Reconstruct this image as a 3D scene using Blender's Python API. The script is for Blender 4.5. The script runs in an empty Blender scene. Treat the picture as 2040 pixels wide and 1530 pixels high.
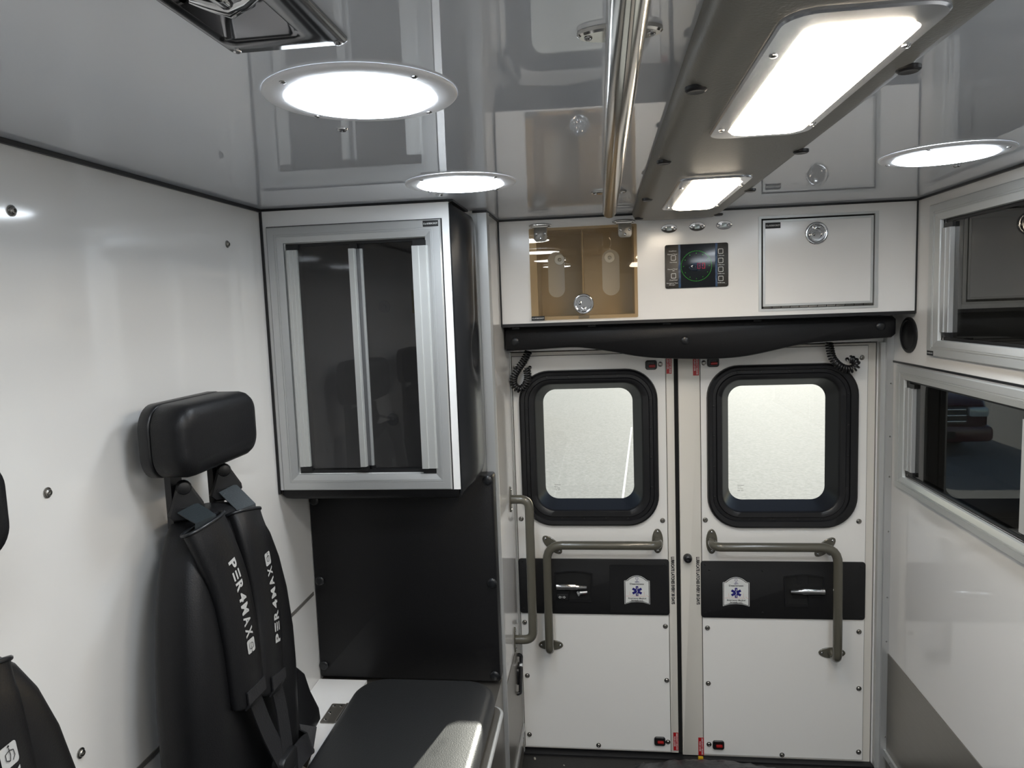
import bpy, bmesh, math, random
from mathutils import Vector, Matrix
from math import sin, cos, pi, radians, sqrt
random.seed(4)
S = bpy.context.scene
COL = S.collection

# ------------------------------------------------------------------ camera, world, sun, exposure
CAMZ = 1.58
yaw, pit, rol = -0.124377767, -0.103811239, 0.0361996059
FPX = 1454.62
fw = Vector((sin(yaw) * cos(pit), cos(yaw) * cos(pit), sin(pit)))
rt = Vector((cos(yaw), -sin(yaw), 0))
dn = fw.cross(rt)
rt2 = cos(rol) * rt + sin(rol) * dn
dn2 = -sin(rol) * rt + cos(rol) * dn
cd = bpy.data.cameras.new('camera')
cam = bpy.data.objects.new('camera', cd)
COL.objects.link(cam)
mw = Matrix.Identity(4)
for i, ax in enumerate((rt2, -dn2, -fw)):
    for j in range(3):
        mw[j][i] = ax[j]
mw.translation = Vector((0, 0, CAMZ))
cam.matrix_world = mw
cd.sensor_fit = 'HORIZONTAL'
cd.sensor_width = 36
cd.lens = FPX / 2040 * 36
cd.clip_start = 0.02
S.camera = cam

wd = bpy.data.worlds.new('sky')
S.world = wd
wd.use_nodes = True
nt = wd.node_tree
sky = nt.nodes.new('ShaderNodeTexSky')
sky.sky_type = 'NISHITA'
sky.sun_disc = False
sky.sun_elevation = radians(20)
sky.sun_rotation = radians(13)
nt.links.new(sky.outputs[0], nt.nodes['Background'].inputs[0])
nt.nodes['Background'].inputs[1].default_value = 0.22

SUN_DIR = Vector((-0.235, -1.0, -0.378)).normalized()
sl = bpy.data.lights.new('sun', 'SUN')
sl.energy = 11
sl.angle = radians(0.53)
sl.color = (1.0, 0.95, 0.86)
sun = bpy.data.objects.new('sun', sl)
COL.objects.link(sun)
sun.rotation_euler = SUN_DIR.to_track_quat('-Z', 'Y').to_euler()
sun.location = (3, 14, 6)

S.view_settings.view_transform = 'Standard'
S.view_settings.look = 'None'
S.view_settings.exposure = 0.0
S.view_settings.gamma = 1.0
S.view_settings.use_curve_mapping = False
LED_COOL, LED_WARM, LED_WATT = 24.0, 28.0, 1.3

# ------------------------------------------------------------------ materials
def lin(c):
    return tuple(((x / 255) / 12.92 if x / 255 <= 0.04045 else ((x / 255 + 0.055) / 1.055) ** 2.4) for x in c) + (1,)

def mat(name, rgb, rough=0.5, metal=0.0, bump=0.0, bscale=50.0, spec=0.5, vary=0.0, coat=0.0, stretch=None, detail=2.0, ior=1.5):
    m = bpy.data.materials.new(name)
    m.use_nodes = True
    n, l = m.node_tree.nodes, m.node_tree.links
    p = n['Principled BSDF']
    col = rgb if len(rgb) == 4 else lin(rgb)
    p.inputs['Base Color'].default_value = col
    p.inputs['Roughness'].default_value = rough
    p.inputs['Metallic'].default_value = metal
    p.inputs['Specular IOR Level'].default_value = spec
    p.inputs['IOR'].default_value = ior
    p.inputs['Coat Weight'].default_value = coat
    p.inputs['Coat Roughness'].default_value = 0.03
    if bump or vary:
        tc = n.new('ShaderNodeTexCoord')
        mp = n.new('ShaderNodeMapping')
        if stretch:
            mp.inputs['Scale'].default_value = stretch
        nz = n.new('ShaderNodeTexNoise')
        nz.inputs['Scale'].default_value = bscale
        nz.inputs['Detail'].default_value = detail
        l.new(tc.outputs['Object'], mp.inputs[0])
        l.new(mp.outputs[0], nz.inputs['Vector'])
        if bump:
            b = n.new('ShaderNodeBump')
            b.inputs['Strength'].default_value = 1.0
            b.inputs['Distance'].default_value = bump
            l.new(nz.outputs['Fac'], b.inputs['Height'])
            l.new(b.outputs[0], p.inputs['Normal'])
        if vary:
            mx = n.new('ShaderNodeMix')
            mx.data_type = 'RGBA'
            mx.inputs[6].default_value = tuple(c * (1 - vary) for c in col[:3]) + (1,)
            mx.inputs[7].default_value = tuple(min(1, c * (1 + vary)) for c in col[:3]) + (1,)
            l.new(nz.outputs['Fac'], mx.inputs[0])
            l.new(mx.outputs[2], p.inputs['Base Color'])
    return m

def emit(name, rgb, s):
    m = bpy.data.materials.new(name)
    m.use_nodes = True
    n, l = m.node_tree.nodes, m.node_tree.links
    n.remove(n['Principled BSDF'])
    e = n.new('ShaderNodeEmission')
    e.inputs[0].default_value = rgb if len(rgb) == 4 else lin(rgb)
    e.inputs[1].default_value = s
    l.new(e.outputs[0], n['Material Output'].inputs[0])
    return m

def pane_mat(name, tint, ior=1.5, rough=0.0):
    m = bpy.data.materials.new(name)
    m.use_nodes = True
    n, l = m.node_tree.nodes, m.node_tree.links
    n.remove(n['Principled BSDF'])
    t = n.new('ShaderNodeBsdfTransparent')
    t.inputs[0].default_value = tint
    g = n.new('ShaderNodeBsdfGlossy')
    g.inputs['Roughness'].default_value = rough
    geo = n.new('ShaderNodeNewGeometry')
    mr = n.new('ShaderNodeMapRange')
    mr.inputs['To Min'].default_value = ior
    mr.inputs['To Max'].default_value = 1 / ior
    l.new(geo.outputs['Backfacing'], mr.inputs['Value'])
    fr = n.new('ShaderNodeFresnel')
    l.new(mr.outputs[0], fr.inputs['IOR'])
    mx = n.new('ShaderNodeMixShader')
    l.new(fr.outputs[0], mx.inputs[0])
    l.new(t.outputs[0], mx.inputs[1])
    l.new(g.outputs[0], mx.inputs[2])
    l.new(mx.outputs[0], n['Material Output'].inputs[0])
    return m

M = dict(
    ceil=mat('glossy white ceiling laminate', (0.73, 0.76, 0.81, 1), 0.02, bump=0.0009, bscale=2.6, detail=1.0, ior=1.9),
    wall=mat('glossy white wall laminate', (0.74, 0.725, 0.70, 1), 0.085, bump=0.0006, bscale=3.5, detail=1.0),
    wallr=mat('glossy white side panel', (0.78, 0.77, 0.755, 1), 0.05, bump=0.0006, bscale=3.0, detail=1.0),
    cab=mat('white cabinet laminate', (0.88, 0.875, 0.865, 1), 0.16),
    door=mat('white door skin', (0.86, 0.845, 0.815, 1), 0.20),
    doorframe=mat('cream painted door edge', (0.70, 0.67, 0.61, 1), 0.35),
    inner=mat('cabinet interior', (0.74, 0.72, 0.68, 1), 0.5),
    inner_shade=mat('shaded cabinet interior', (0.45, 0.44, 0.43, 1), 0.6),  # grey stands in for a white interior left unlit
    alu=mat('brushed aluminium', (0.56, 0.57, 0.57, 1), 0.36, 0.6),
    aluw=mat('satin anodised aluminium', (0.60, 0.61, 0.60, 1), 0.38, 0.5),
    chrome=mat('polished chrome', (0.58, 0.58, 0.585, 1), 0.08, 1.0),
    chrome_refl=mat('chrome toned for dark reflection', (0.24, 0.24, 0.25, 1), 0.16, 1.0),  # base darkened to stand in for the dark surroundings chrome reflects
    polish=mat('polished aluminium plate', (0.62, 0.64, 0.68, 1), 0.22, 0.8),
    stain=mat('stainless steel tube', (0.62, 0.60, 0.56, 1), 0.13, 1.0),
    nickel=mat('dull nickel bolt', (0.34, 0.33, 0.31, 1), 0.25, 1.0),
    steel=mat('dull stainless sheet', (0.26, 0.245, 0.22, 1), 0.33, 0.75, bump=0.0003, bscale=160, stretch=(1, .08, 1), vary=.08),
    vinyl=mat('black vinyl', (0.0075, 0.0075, 0.0085, 1), 0.42, bump=0.0003, bscale=420, spec=0.3),
    vinyls=mat('smooth black vinyl', (0.011, 0.012, 0.014, 1), 0.30, spec=0.5),
    cush=mat('grained black bench vinyl', (0.018, 0.019, 0.020, 1), 0.46, bump=0.0004, bscale=330, spec=0.6),
    duct=mat('grey brown vinyl', (0.19, 0.18, 0.158, 1), 0.42, bump=0.0004, bscale=260, spec=0.4),
    rubber=mat('black rubber', (0.006, 0.006, 0.0075, 1), 0.36),
    plastic=mat('black plastic', (0.008, 0.008, 0.009, 1), 0.40),
    plate=mat('matt black plate', (0.006, 0.006, 0.007, 1), 0.5, bump=0.0002, bscale=500),
    gap=mat('black gap', (0.004, 0.004, 0.004, 1), 0.8),
    olive=mat('olive grey powder coat', (0.098, 0.092, 0.072, 1), 0.24, coat=.3),
    white=mat('white print', (0.75, 0.76, 0.74, 1), 0.5),
    black=mat('black print', (0.006, 0.006, 0.007, 1), 0.5),
    blue=mat('dark blue print', (0.012, 0.010, 0.16, 1), 0.5),
    red=mat('red label', (0.42, 0.008, 0.012, 1), 0.4),
    redp=mat('red plastic lever', (0.36, 0.012, 0.012, 1), 0.35),
    pink=mat('pale red print', (0.70, 0.28, 0.24, 1), 0.5),
    webb=mat('blue grey webbing', (0.025, 0.032, 0.036, 1), 0.45, bump=0.0006, bscale=300, stretch=(1, 1, 4)),
    webk=mat('black webbing', (0.014, 0.014, 0.016, 1), 0.5, bump=0.0006, bscale=300),
    grey=mat('grey seam strip', (0.16, 0.15, 0.14, 1), 0.4),
    silvertxt=mat('silver grey print', (0.45, 0.45, 0.44, 1), 0.4),
    floor=mat('black speckled vinyl floor', (0.014, 0.013, 0.012, 1), 0.55, bump=0.0006, bscale=240, vary=.5),
    yellow=mat('yellow plastic', (0.55, 0.33, 0.01, 1), 0.4),
    asphalt=mat('sunlit asphalt', (0.265, 0.26, 0.24, 1), 0.8, bump=0.004, bscale=26, vary=.40, detail=9.0, spec=0.06),
    paint=mat('white road paint', (0.52, 0.52, 0.50, 1), 0.7),
    maroon=mat('maroon car paint', (0.085, 0.012, 0.018, 1), 0.25, coat=.7),
    tyre=mat('tyre rubber', (0.015, 0.015, 0.015, 1), 0.8),
    lens=mat('headlamp lens', (0.55, 0.62, 0.62, 1), 0.08, 0.3),
    sheet=mat('crumpled dark plastic', (0.03, 0.03, 0.032, 1), 0.35, bump=0.006, bscale=30),
    film=mat('dark display film', (0.008, 0.010, 0.014, 1), 0.06),
    filmb=mat('blue protective film edge', (0.03, 0.07, 0.15, 1), 0.15),
    bubble=pane_mat('clear protective film', (0.70, 0.80, 0.95, 1)),
    panel=mat('dark brown control panel', (0.030, 0.026, 0.021, 1), 0.4),
    bezel=mat('white lamp bezel', (0.90, 0.90, 0.92, 1), 0.3),
    debris=mat('pale crumb', (0.3, 0.28, 0.24, 1), 0.9),
    ylabel=mat('yellow warning print', (0.35, 0.27, 0.03, 1), 0.5),
    cool=emit('cool white lamp diffuser', (0.84, 0.92, 1.0, 1), LED_COOL),
    warm=emit('warm white lamp diffuser', (1.0, 0.86, 0.68, 1), LED_WARM),
    gled=emit('green dial dots', (0.05, 0.6, 0.03, 1), 0.7),
    rled=emit('red digits', (0.9, 0.06, 0.12, 1), 0.35),
    bronze=pane_mat('bronze tinted acrylic', (0.84, 0.77, 0.66, 1)),
    smoke=pane_mat('smoke tinted acrylic', (0.56, 0.56, 0.57, 1)),
    dark=pane_mat('dark smoke acrylic', (0.46, 0.46, 0.45, 1), 1.8),
    glass=pane_mat('window glass', (0.93, 0.95, 0.94, 1)),
)

# ------------------------------------------------------------------ mesh helpers
class Pl:
    """a working plane: origin o, in-plane axes U, V and outward normal W"""
    def __init__(s, o, U, V):
        s.o, s.U, s.V = Vector(o), Vector(U), Vector(V)
        s.W = s.U.cross(s.V)
    def __call__(s, u, v, w=0.0):
        return s.o + s.U * u + s.V * v + s.W * w
    def rot(s):
        return Matrix((s.U, s.V, s.W)).transposed().to_euler()

WORLD = Pl((0, 0, 0), (1, 0, 0), (0, 1, 0))
YD, YB, YP, YC = 2.45, 2.26, 2.02, 1.785
XR, XL, XRET = 0.909, -0.849, -0.310
ZC = 1.849
DOORP = Pl((0, YD, 0), (1, 0, 0), (0, 0, 1))
BOXP = Pl((0, YB, 0), (1, 0, 0), (0, 0, 1))
CABP = Pl((0, YC, 0), (1, 0, 0), (0, 0, 1))
PARP = Pl((0, YP, 0), (1, 0, 0), (0, 0, 1))
RWP = Pl((XR, 0, 0), (0, -1, 0), (0, 0, 1))      # u = -y
LWP = Pl((XL, 0, 0), (0, 1, 0), (0, 0, 1))       # u = y
RETP = Pl((XRET, 0, 0), (0, 1, 0), (0, 0, 1))    # u = y
CEILP = Pl((0, 0, ZC), (1, 0, 0), (0, -1, 0))    # v = -y, w downwards

def rr(u0, u1, v0, v1, r, n=5):
    r = min(r, (u1 - u0) / 2 - 1e-6, (v1 - v0) / 2 - 1e-6)
    pts = []
    for cu, cv, a0 in ((u1 - r, v0 + r, -90), (u1 - r, v1 - r, 0), (u0 + r, v1 - r, 90), (u0 + r, v0 + r, 180)):
        for i in range(n + 1):
            a = radians(a0 + 90 * i / n)
            pts.append((cu + r * cos(a), cv + r * sin(a)))
    return pts

def ell(cu, cv, a, b, n=24, rot=0.0):
    out = []
    for i in range(n):
        t = 2 * pi * i / n
        x, y = a * cos(t), b * sin(t)
        out.append((cu + x * cos(rot) - y * sin(rot), cv + x * sin(rot) + y * cos(rot)))
    return out

def fillet(pts, rad, n=6):
    pts = [Vector(p) for p in pts]
    out = [pts[0]]
    for i in range(1, len(pts) - 1):
        a, b, c = pts[i - 1], pts[i], pts[i + 1]
        r = rad[i - 1] if isinstance(rad, (list, tuple)) else rad
        d1, d2 = (a - b), (c - b)
        l1, l2 = d1.length, d2.length
        d1.normalize(); d2.normalize()
        ang = d1.angle(d2)
        t = min(r / math.tan(ang / 2), l1 * .499, l2 * .499)
        p, q = b + d1 * t, b + d2 * t
        for k in range(n + 1):
            s = k / n
            out.append((1 - s) ** 2 * p + 2 * s * (1 - s) * b + s * s * q)
    out.append(pts[-1])
    return out

def spline(pts, n=10):
    P = [Vector(p) for p in pts]
    P = [2 * P[0] - P[1]] + P + [2 * P[-1] - P[-2]]
    out = []
    for i in range(1, len(P) - 2):
        for k in range(n):
            t = k / n
            a, b, c, d = P[i - 1], P[i], P[i + 1], P[i + 2]
            out.append(0.5 * ((2 * b) + (c - a) * t + (2 * a - 5 * b + 4 * c - d) * t * t + (3 * b - a - 3 * c + d) * t ** 3))
    out.append(P[-2])
    return out

class B:
    def __init__(s, P=WORLD):
        s.v, s.f, s.P = [], [], P
    def add(s, vs, fs):
        k = len(s.v)
        s.v += [s.P(*p) for p in vs]
        s.f += [tuple(i + k for i in f) for f in fs]
        return s
    def box(s, u0, u1, v0, v1, w0, w1):
        vs = [(u, v, w) for w in (w0, w1) for u, v in ((u0, v0), (u1, v0), (u1, v1), (u0, v1))]
        return s.add(vs, [(3, 2, 1, 0), (4, 5, 6, 7), (0, 1, 5, 4), (1, 2, 6, 5), (2, 3, 7, 6), (3, 0, 4, 7)])
    def loft(s, loops, cap0=True, cap1=True):
        n = len(loops[0])
        vs = [p for lp in loops for p in lp]
        fs = []
        for a in range(len(loops) - 1):
            for i in range(n):
                j = (i + 1) % n
                fs.append((a * n + i, a * n + j, (a + 1) * n + j, (a + 1) * n + i))
        if cap0:
            fs.append(tuple(reversed(range(n))))
        if cap1:
            fs.append(tuple(range((len(loops) - 1) * n, len(loops) * n)))
        return s.add(vs, fs)
    def plate(s, u0, u1, v0, v1, w0, w1, r=0.004, c=0.0, n=4):
        L = [[(p[0], p[1], w0) for p in rr(u0, u1, v0, v1, r, n)]]
        if c:
            L.append([(p[0], p[1], w1 - c) for p in rr(u0, u1, v0, v1, r, n)])
            c2 = c * .3
            L.append([(p[0], p[1], w1 - c2) for p in rr(u0 + c2, u1 - c2, v0 + c2, v1 - c2, max(r - c2, 1e-4), n)])
            L.append([(p[0], p[1], w1) for p in rr(u0 + c, u1 - c, v0 + c, v1 - c, max(r - c, 1e-4), n)])
        else:
            L.append([(p[0], p[1], w1) for p in rr(u0, u1, v0, v1, r, n)])
        return s.loft(L)
    def rings(s, specs, n=6, cap0=False, cap1=False):
        """specs: (u0,u1,v0,v1,r,w) rounded rectangle loops lofted in order"""
        return s.loft([[(p[0], p[1], q[5]) for p in rr(*q[:5], n)] for q in specs], cap0, cap1)
    def lathe(s, cu, cv, prof, n=24, rot0=0.0, su=1.0, sv=1.0):
        L = [[(p[0], p[1], w) for p in ell(cu, cv, max(r, 1e-5) * su, max(r, 1e-5) * sv, n)] for r, w in prof]
        return s.loft(L, False, prof[-1][0] < 1e-4 or True)
    def tube(s, path, r, n=12, cap=True, up=None):
        P = [Vector(p) for p in path]
        loops, N = [], None
        for i, p in enumerate(P):
            t = (P[min(i + 1, len(P) - 1)] - P[max(i - 1, 0)]).normalized()
            if N is None:
                N = t.orthogonal().normalized()
            else:
                N = (N - t * N.dot(t)).normalized()
            Bn = t.cross(N)
            ri = r[i] if isinstance(r, (list, tuple)) else r
            loops.append([tuple(p + (N * cos(2 * pi * k / n) + Bn * sin(2 * pi * k / n)) * ri) for k in range(n)])
        return s.loft(loops, cap, cap)
    def strip(s, path, nrm, width, th):
        """flat webbing: path points, one facing normal per point"""
        P = [Vector(p) for p in path]
        loops = []
        for i, p in enumerate(P):
            t = (P[min(i + 1, len(P) - 1)] - P[max(i - 1, 0)]).normalized()
            nn = Vector(nrm[i] if isinstance(nrm, list) else nrm)
            nn = (nn - t * nn.dot(t)).normalized()
            a = t.cross(nn) * (width / 2)
            h = nn * (th / 2)
            loops.append([tuple(p - a - h), tuple(p + a - h), tuple(p + a + h), tuple(p - a + h)])
        return s.loft(loops)
    def shape(s, loops, w0, w1):
        """filled outline with holes, extruded between w0 and w1"""
        cu = bpy.data.curves.new('outline', 'CURVE')
        cu.dimensions = '2D'
        cu.fill_mode = 'BOTH'
        cu.extrude = (w1 - w0) / 2
        for lp in loops:
            sp = cu.splines.new('POLY')
            sp.points.add(len(lp) - 1)
            for i, p in enumerate(lp):
                sp.points[i].co = (p[0], p[1], 0, 1)
            sp.use_cyclic_u = True
        ob = bpy.data.objects.new('outline', cu)
        me = bpy.data.meshes.new_from_object(ob)
        mid = (w0 + w1) / 2
        s.add([(v.co.x, v.co.y, v.co.z + mid) for v in me.vertices], [tuple(p.vertices) for p in me.polygons])
        bpy.data.objects.remove(ob); bpy.data.curves.remove(cu); bpy.data.meshes.remove(me)
        return s
    def text(s, body, cu_, cv_, w, h=None, ww=0.0, width=None, rot=0.0, bold=0.02, fn=None):
        """lettering centred on (cu_,cv_), cap height h and/or total width, turned by rot"""
        vs, fs = glyphs(body, bold)
        x0, x1 = min(v[0] for v in vs), max(v[0] for v in vs)
        y0, y1 = 0.0, 0.69
        ky = h / (y1 - y0)
        kx = width / (x1 - x0) if width else ky
        out = []
        for x, y in vs:
            a, b = (x - (x0 + x1) / 2) * kx, (y - (y0 + y1) / 2) * ky
            out.append((cu_ + a * cos(rot) - b * sin(rot), cv_ + a * sin(rot) + b * cos(rot), w))
        return s.add(out, fs)

_gl = {}
def glyphs(body, bold):
    k = (body, bold)
    if k not in _gl:
        cu = bpy.data.curves.new('letters', 'FONT')
        cu.body = body
        cu.offset = bold
        cu.resolution_u = 3
        ob = bpy.data.objects.new('letters', cu)
        me = bpy.data.meshes.new_from_object(ob)
        _gl[k] = ([(v.co.x, v.co.y) for v in me.vertices], [tuple(p.vertices) for p in me.polygons])
        bpy.data.objects.remove(ob); bpy.data.curves.remove(cu); bpy.data.meshes.remove(me)
    return _gl[k]

ORG = {}
def tag(o, label=None, cat=None, group=None, kind=None):
    for k, v in (('label', label), ('category', cat), ('group', group), ('kind', kind)):
        if v:
            o[k] = v
    return o

def empty(name, loc, label=None, cat=None, group=None, kind=None):
    o = bpy.data.objects.new(name, None)
    o.empty_display_size = 0.03
    COL.objects.link(o)
    o.location = loc
    ORG[o] = Vector(loc)
    return tag(o, label, cat, group, kind)

def mk(b, name, m, parent=None, smooth=35, loc=None, label=None, cat=None, group=None, kind=None):
    """build b as one mesh object; vertices are world positions"""
    base = ORG[parent] if parent else Vector(loc if loc else (0, 0, 0))
    me = bpy.data.meshes.new(name)
    me.from_pydata([tuple(v - base) for v in b.v], [], b.f)
    bm = bmesh.new()
    bm.from_mesh(me)
    bmesh.ops.recalc_face_normals(bm, faces=bm.faces)
    bm.to_mesh(me)
    bm.free()
    me.materials.append(M[m])
    if smooth:
        me.polygons.foreach_set('use_smooth', [True] * len(me.polygons))
        me.set_sharp_from_angle(angle=radians(smooth))
    o = bpy.data.objects.new(name, me)
    COL.objects.link(o)
    if parent:
        o.parent = parent
    else:
        o.location = base
    ORG[o] = base
    return tag(o, label, cat, group, kind)

_shared = {}
def put(key, make, m, name, parent, P, u, v, w=0.0, spin=0.0):
    """a shared small mesh (screw, button ...) set on plane P"""
    if key not in _shared:
        b = make()
        me = bpy.data.meshes.new(key)
        me.from_pydata([tuple(x) for x in b.v], [], b.f)
        bm = bmesh.new(); bm.from_mesh(me); bmesh.ops.recalc_face_normals(bm, faces=bm.faces); bm.to_mesh(me); bm.free()
        me.materials.append(M[m])
        me.polygons.foreach_set('use_smooth', [True] * len(me.polygons))
        me.set_sharp_from_angle(angle=radians(35))
        _shared[key] = me
    o = bpy.data.objects.new(name, _shared[key])
    COL.objects.link(o)
    o.parent = parent
    o.location = P(u, v, w) - ORG[parent]
    mr = Matrix((P.U, P.V, P.W)).transposed() @ Matrix.Rotation(spin, 3, 'Z')
    o.rotation_euler = mr.to_euler()
    ORG[o] = Vector(ORG[parent])
    return o

def m_bolt():      # domed bolt with washer ring and hex socket
    return B().lathe(0, 0, [(.0085, 0), (.0085, .0015), (.0062, .002), (.0060, .004), (.0046, .0055), (.0028, .0058), (.0024, .0035), (0, .0035)], 14)
def m_screw():     # small pan head screw
    return B().lathe(0, 0, [(.0042, 0), (.0040, .0012), (.0026, .0022), (.0012, .0023), (.001, .0012), (0, .0012)], 10)
def m_dark():      # tiny black screw
    return B().lathe(0, 0, [(.0034, 0), (.0030, .0014), (.0012, .002), (0, .002)], 8)
def m_button():    # upholstery button
    return B().lathe(0, 0, [(.0135, 0), (.0135, .003), (.011, .0055), (.006, .0065), (0, .007)], 18)
def m_plug():
    return B().lathe(0, 0, [(.0125, 0), (.0125, .004), (.010, .006), (.006, .0055), (0, .005)], 16)
bolt = lambda p, P, u, v, w=0.0: put('bolt', m_bolt, 'nickel', 'bolt', p, P, u, v, w)
screw = lambda p, P, u, v, w=0.0: put('screw', m_screw, 'chrome', 'screw', p, P, u, v, w)
dscrew = lambda p, P, u, v, w=0.0: put('dscrew', m_dark, 'plastic', 'screw', p, P, u, v, w)

def rect(u0, u1, v0, v1):
    return [(u0, v0), (u1, v0), (u1, v1), (u0, v1)]

# ------------------------------------------------------------------ the shell of the compartment
def struct(b, name, m, smooth=0):
    return mk(b, name, m, smooth=smooth, kind='structure')

YF = -1.35
floor = struct(B().box(-.95, 1.0, YF - .1, 2.53, -.05, 0), 'floor', 'floor')
FX0, FX1, FY0, FY1 = -.351, -.277, .500, .694      # recess of the ceiling fixture
ceiling = struct(B(CEILP).shape([rect(-.95, 1.2, -2.56, -(YF - .1)), rect(FX0, FX1, -FY1, -FY0)], -.05, 0), 'ceiling', 'ceil')
wall_left = struct(B(LWP).box(YF - .1, 2.56, -.05, 1.90, -.06, 0), 'wall_left', 'wall')
wall_front = struct(B().box(-.95, 1.2, YF - .06, YF, 0, 1.85), 'wall_front', 'cab')
U_OPEN = (-2.098, -.92, 1.452, 1.771)              # right wall openings: u (=-y) and z
L_OPEN = (-2.312, -.92, 1.026, 1.322)
wall_right = struct(B(RWP).shape([rect(-2.53, 1.45, -.05, 1.90), rect(*U_OPEN), rect(*L_OPEN)], -.03, 0), 'wall_right', 'wallr')
# rear wall around the doors
wall_rear = struct(B(DOORP).shape([rect(-.95, 1.1, -.05, 1.9), rect(-.318, .872, -.001, 1.432)], -.085, -.002), 'wall_rear', 'cab')
light_stop = struct(B(DOORP).shape([rect(-.36, .90, -.05, 1.46), rect(-.300, .855, .03, 1.412)], -.084, -.0575), 'trim_0', 'rubber')  # unseen ring added behind the leaves to block light leaking round them
# partition beside the doors with its return wall, in one L-shaped body
par = B()
par.loft([[(XL, YP, z), (XRET, YP, z), (XRET, YD - .003, z), (XRET - .03, YD - .003, z), (XRET - .03, YP + .03, z), (XL, YP + .03, z)] for z in (0, 1.849)])
wall_partition = struct(par, 'wall_partition', 'wallr')

for (y, z) in ((.989, 1.747), (1.611, 1.749), (1.001, 1.324), (1.014, .892)):
    bolt(wall_left, LWP, y, z)

TRIM = [0]
def trim(b, m='rubber', smooth=0):
    TRIM[0] += 1
    return struct(b, 'trim_%d' % TRIM[0], m, smooth)
g = .006
trim(B().box(XL, XL + g, YF, YC - .001, ZC - g - .002, ZC - .0005))                    # left wall / ceiling gasket
trim(B().box(XR - g, XR, YF, YB - .001, ZC - g, ZC - .0005))                           # right wall / ceiling gasket
trim(B().box(XR - .003, XR, YF, 2.446, 1.367, 1.373))                                  # seam between right panels
trim(B().box(-.345, XRET, YP - .006, YP - .001, ZC - g, ZC - .0005))
trim(B().box(XRET, XRET + .005, YP - .006, YB - .002, ZC - g, ZC - .0005))
trim(B().box(XL, XL + .002, YF, YP - .06, .771, .781), 'grey')                         # seam strip low on left wall
# aluminium corner post of the partition
trim(B().loft([[(XRET - .022, YP - .006, z), (XRET + .004, YP - .006, z), (XRET + .009, YP + .004, z), (XRET + .009, YP + .012, z), (XRET, YP + .012, z), (XRET, YP - .0005, z), (XRET - .022, YP - .0005, z)] for z in (0.001, 1.842)]), 'alu')
trim(B().box(XRET - .045, XRET - .023, YP - .003, YP - .0005, 0.001, 1.842), 'aluw')
# right hand door jamb strips
t_ = trim(B().box(.8745, .888, YD - .022, YD - .0025, .001, 1.43), 'aluw')
t_ = trim(B().box(.888, .9085, YD - .034, YD - .0025, .001, 1.45), 'alu')
for z in (.12, .45, .6, .82, 1.0, 1.13, 1.30):
    put('rivet', lambda: B().lathe(0, 0, [(.003, 0), (.002, .0012), (0, .0016)], 8), 'chrome', 'rivet', t_, DOORP, .902, z, .034)
# left hand jamb strip
trim(B().box(XRET + .0005, XRET + .004, YD - .016, YD - .0025, .001, 1.43), 'aluw')
# steel cladding low on the right wall and on the return wall
st = trim(B(RWP).box(-2.414, -YF, .001, .410, .0002, .003), 'steel')
trim(B(RETP).box(YP + .014, 2.432, .001, .447, .0002, .002), 'steel')
# aluminium kick strips
k1 = trim(B(RWP).box(-2.445, -YF, .052, .076, .0035, .011), 'alu')
k2 = trim(B(RETP).box(YP + .012, 2.43, .092, .116, .0025, .009), 'alu')
for y in (2.36, 2.2):
    put('rivet', None, 'chrome', 'rivet', k1, RWP, -y, .064, .011)
    put('rivet', None, 'chrome', 'rivet', k2, RETP, y, .104, .009)
# door sill
trim(B().box(-.31, .872, 2.425, YD + .02, .0, .006), 'plate')

# ceiling screws
for (x, y) in ((-.369, 1.064), (-.369, 1.712), (.763, 1.711)):
    put('washer', lambda: B().lathe(0, 0, [(.0085, 0), (.008, .002), (.005, .0035), (.002, .003), (0, .003)], 14), 'chrome', 'screw', ceiling, CEILP, x, -y)

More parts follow.
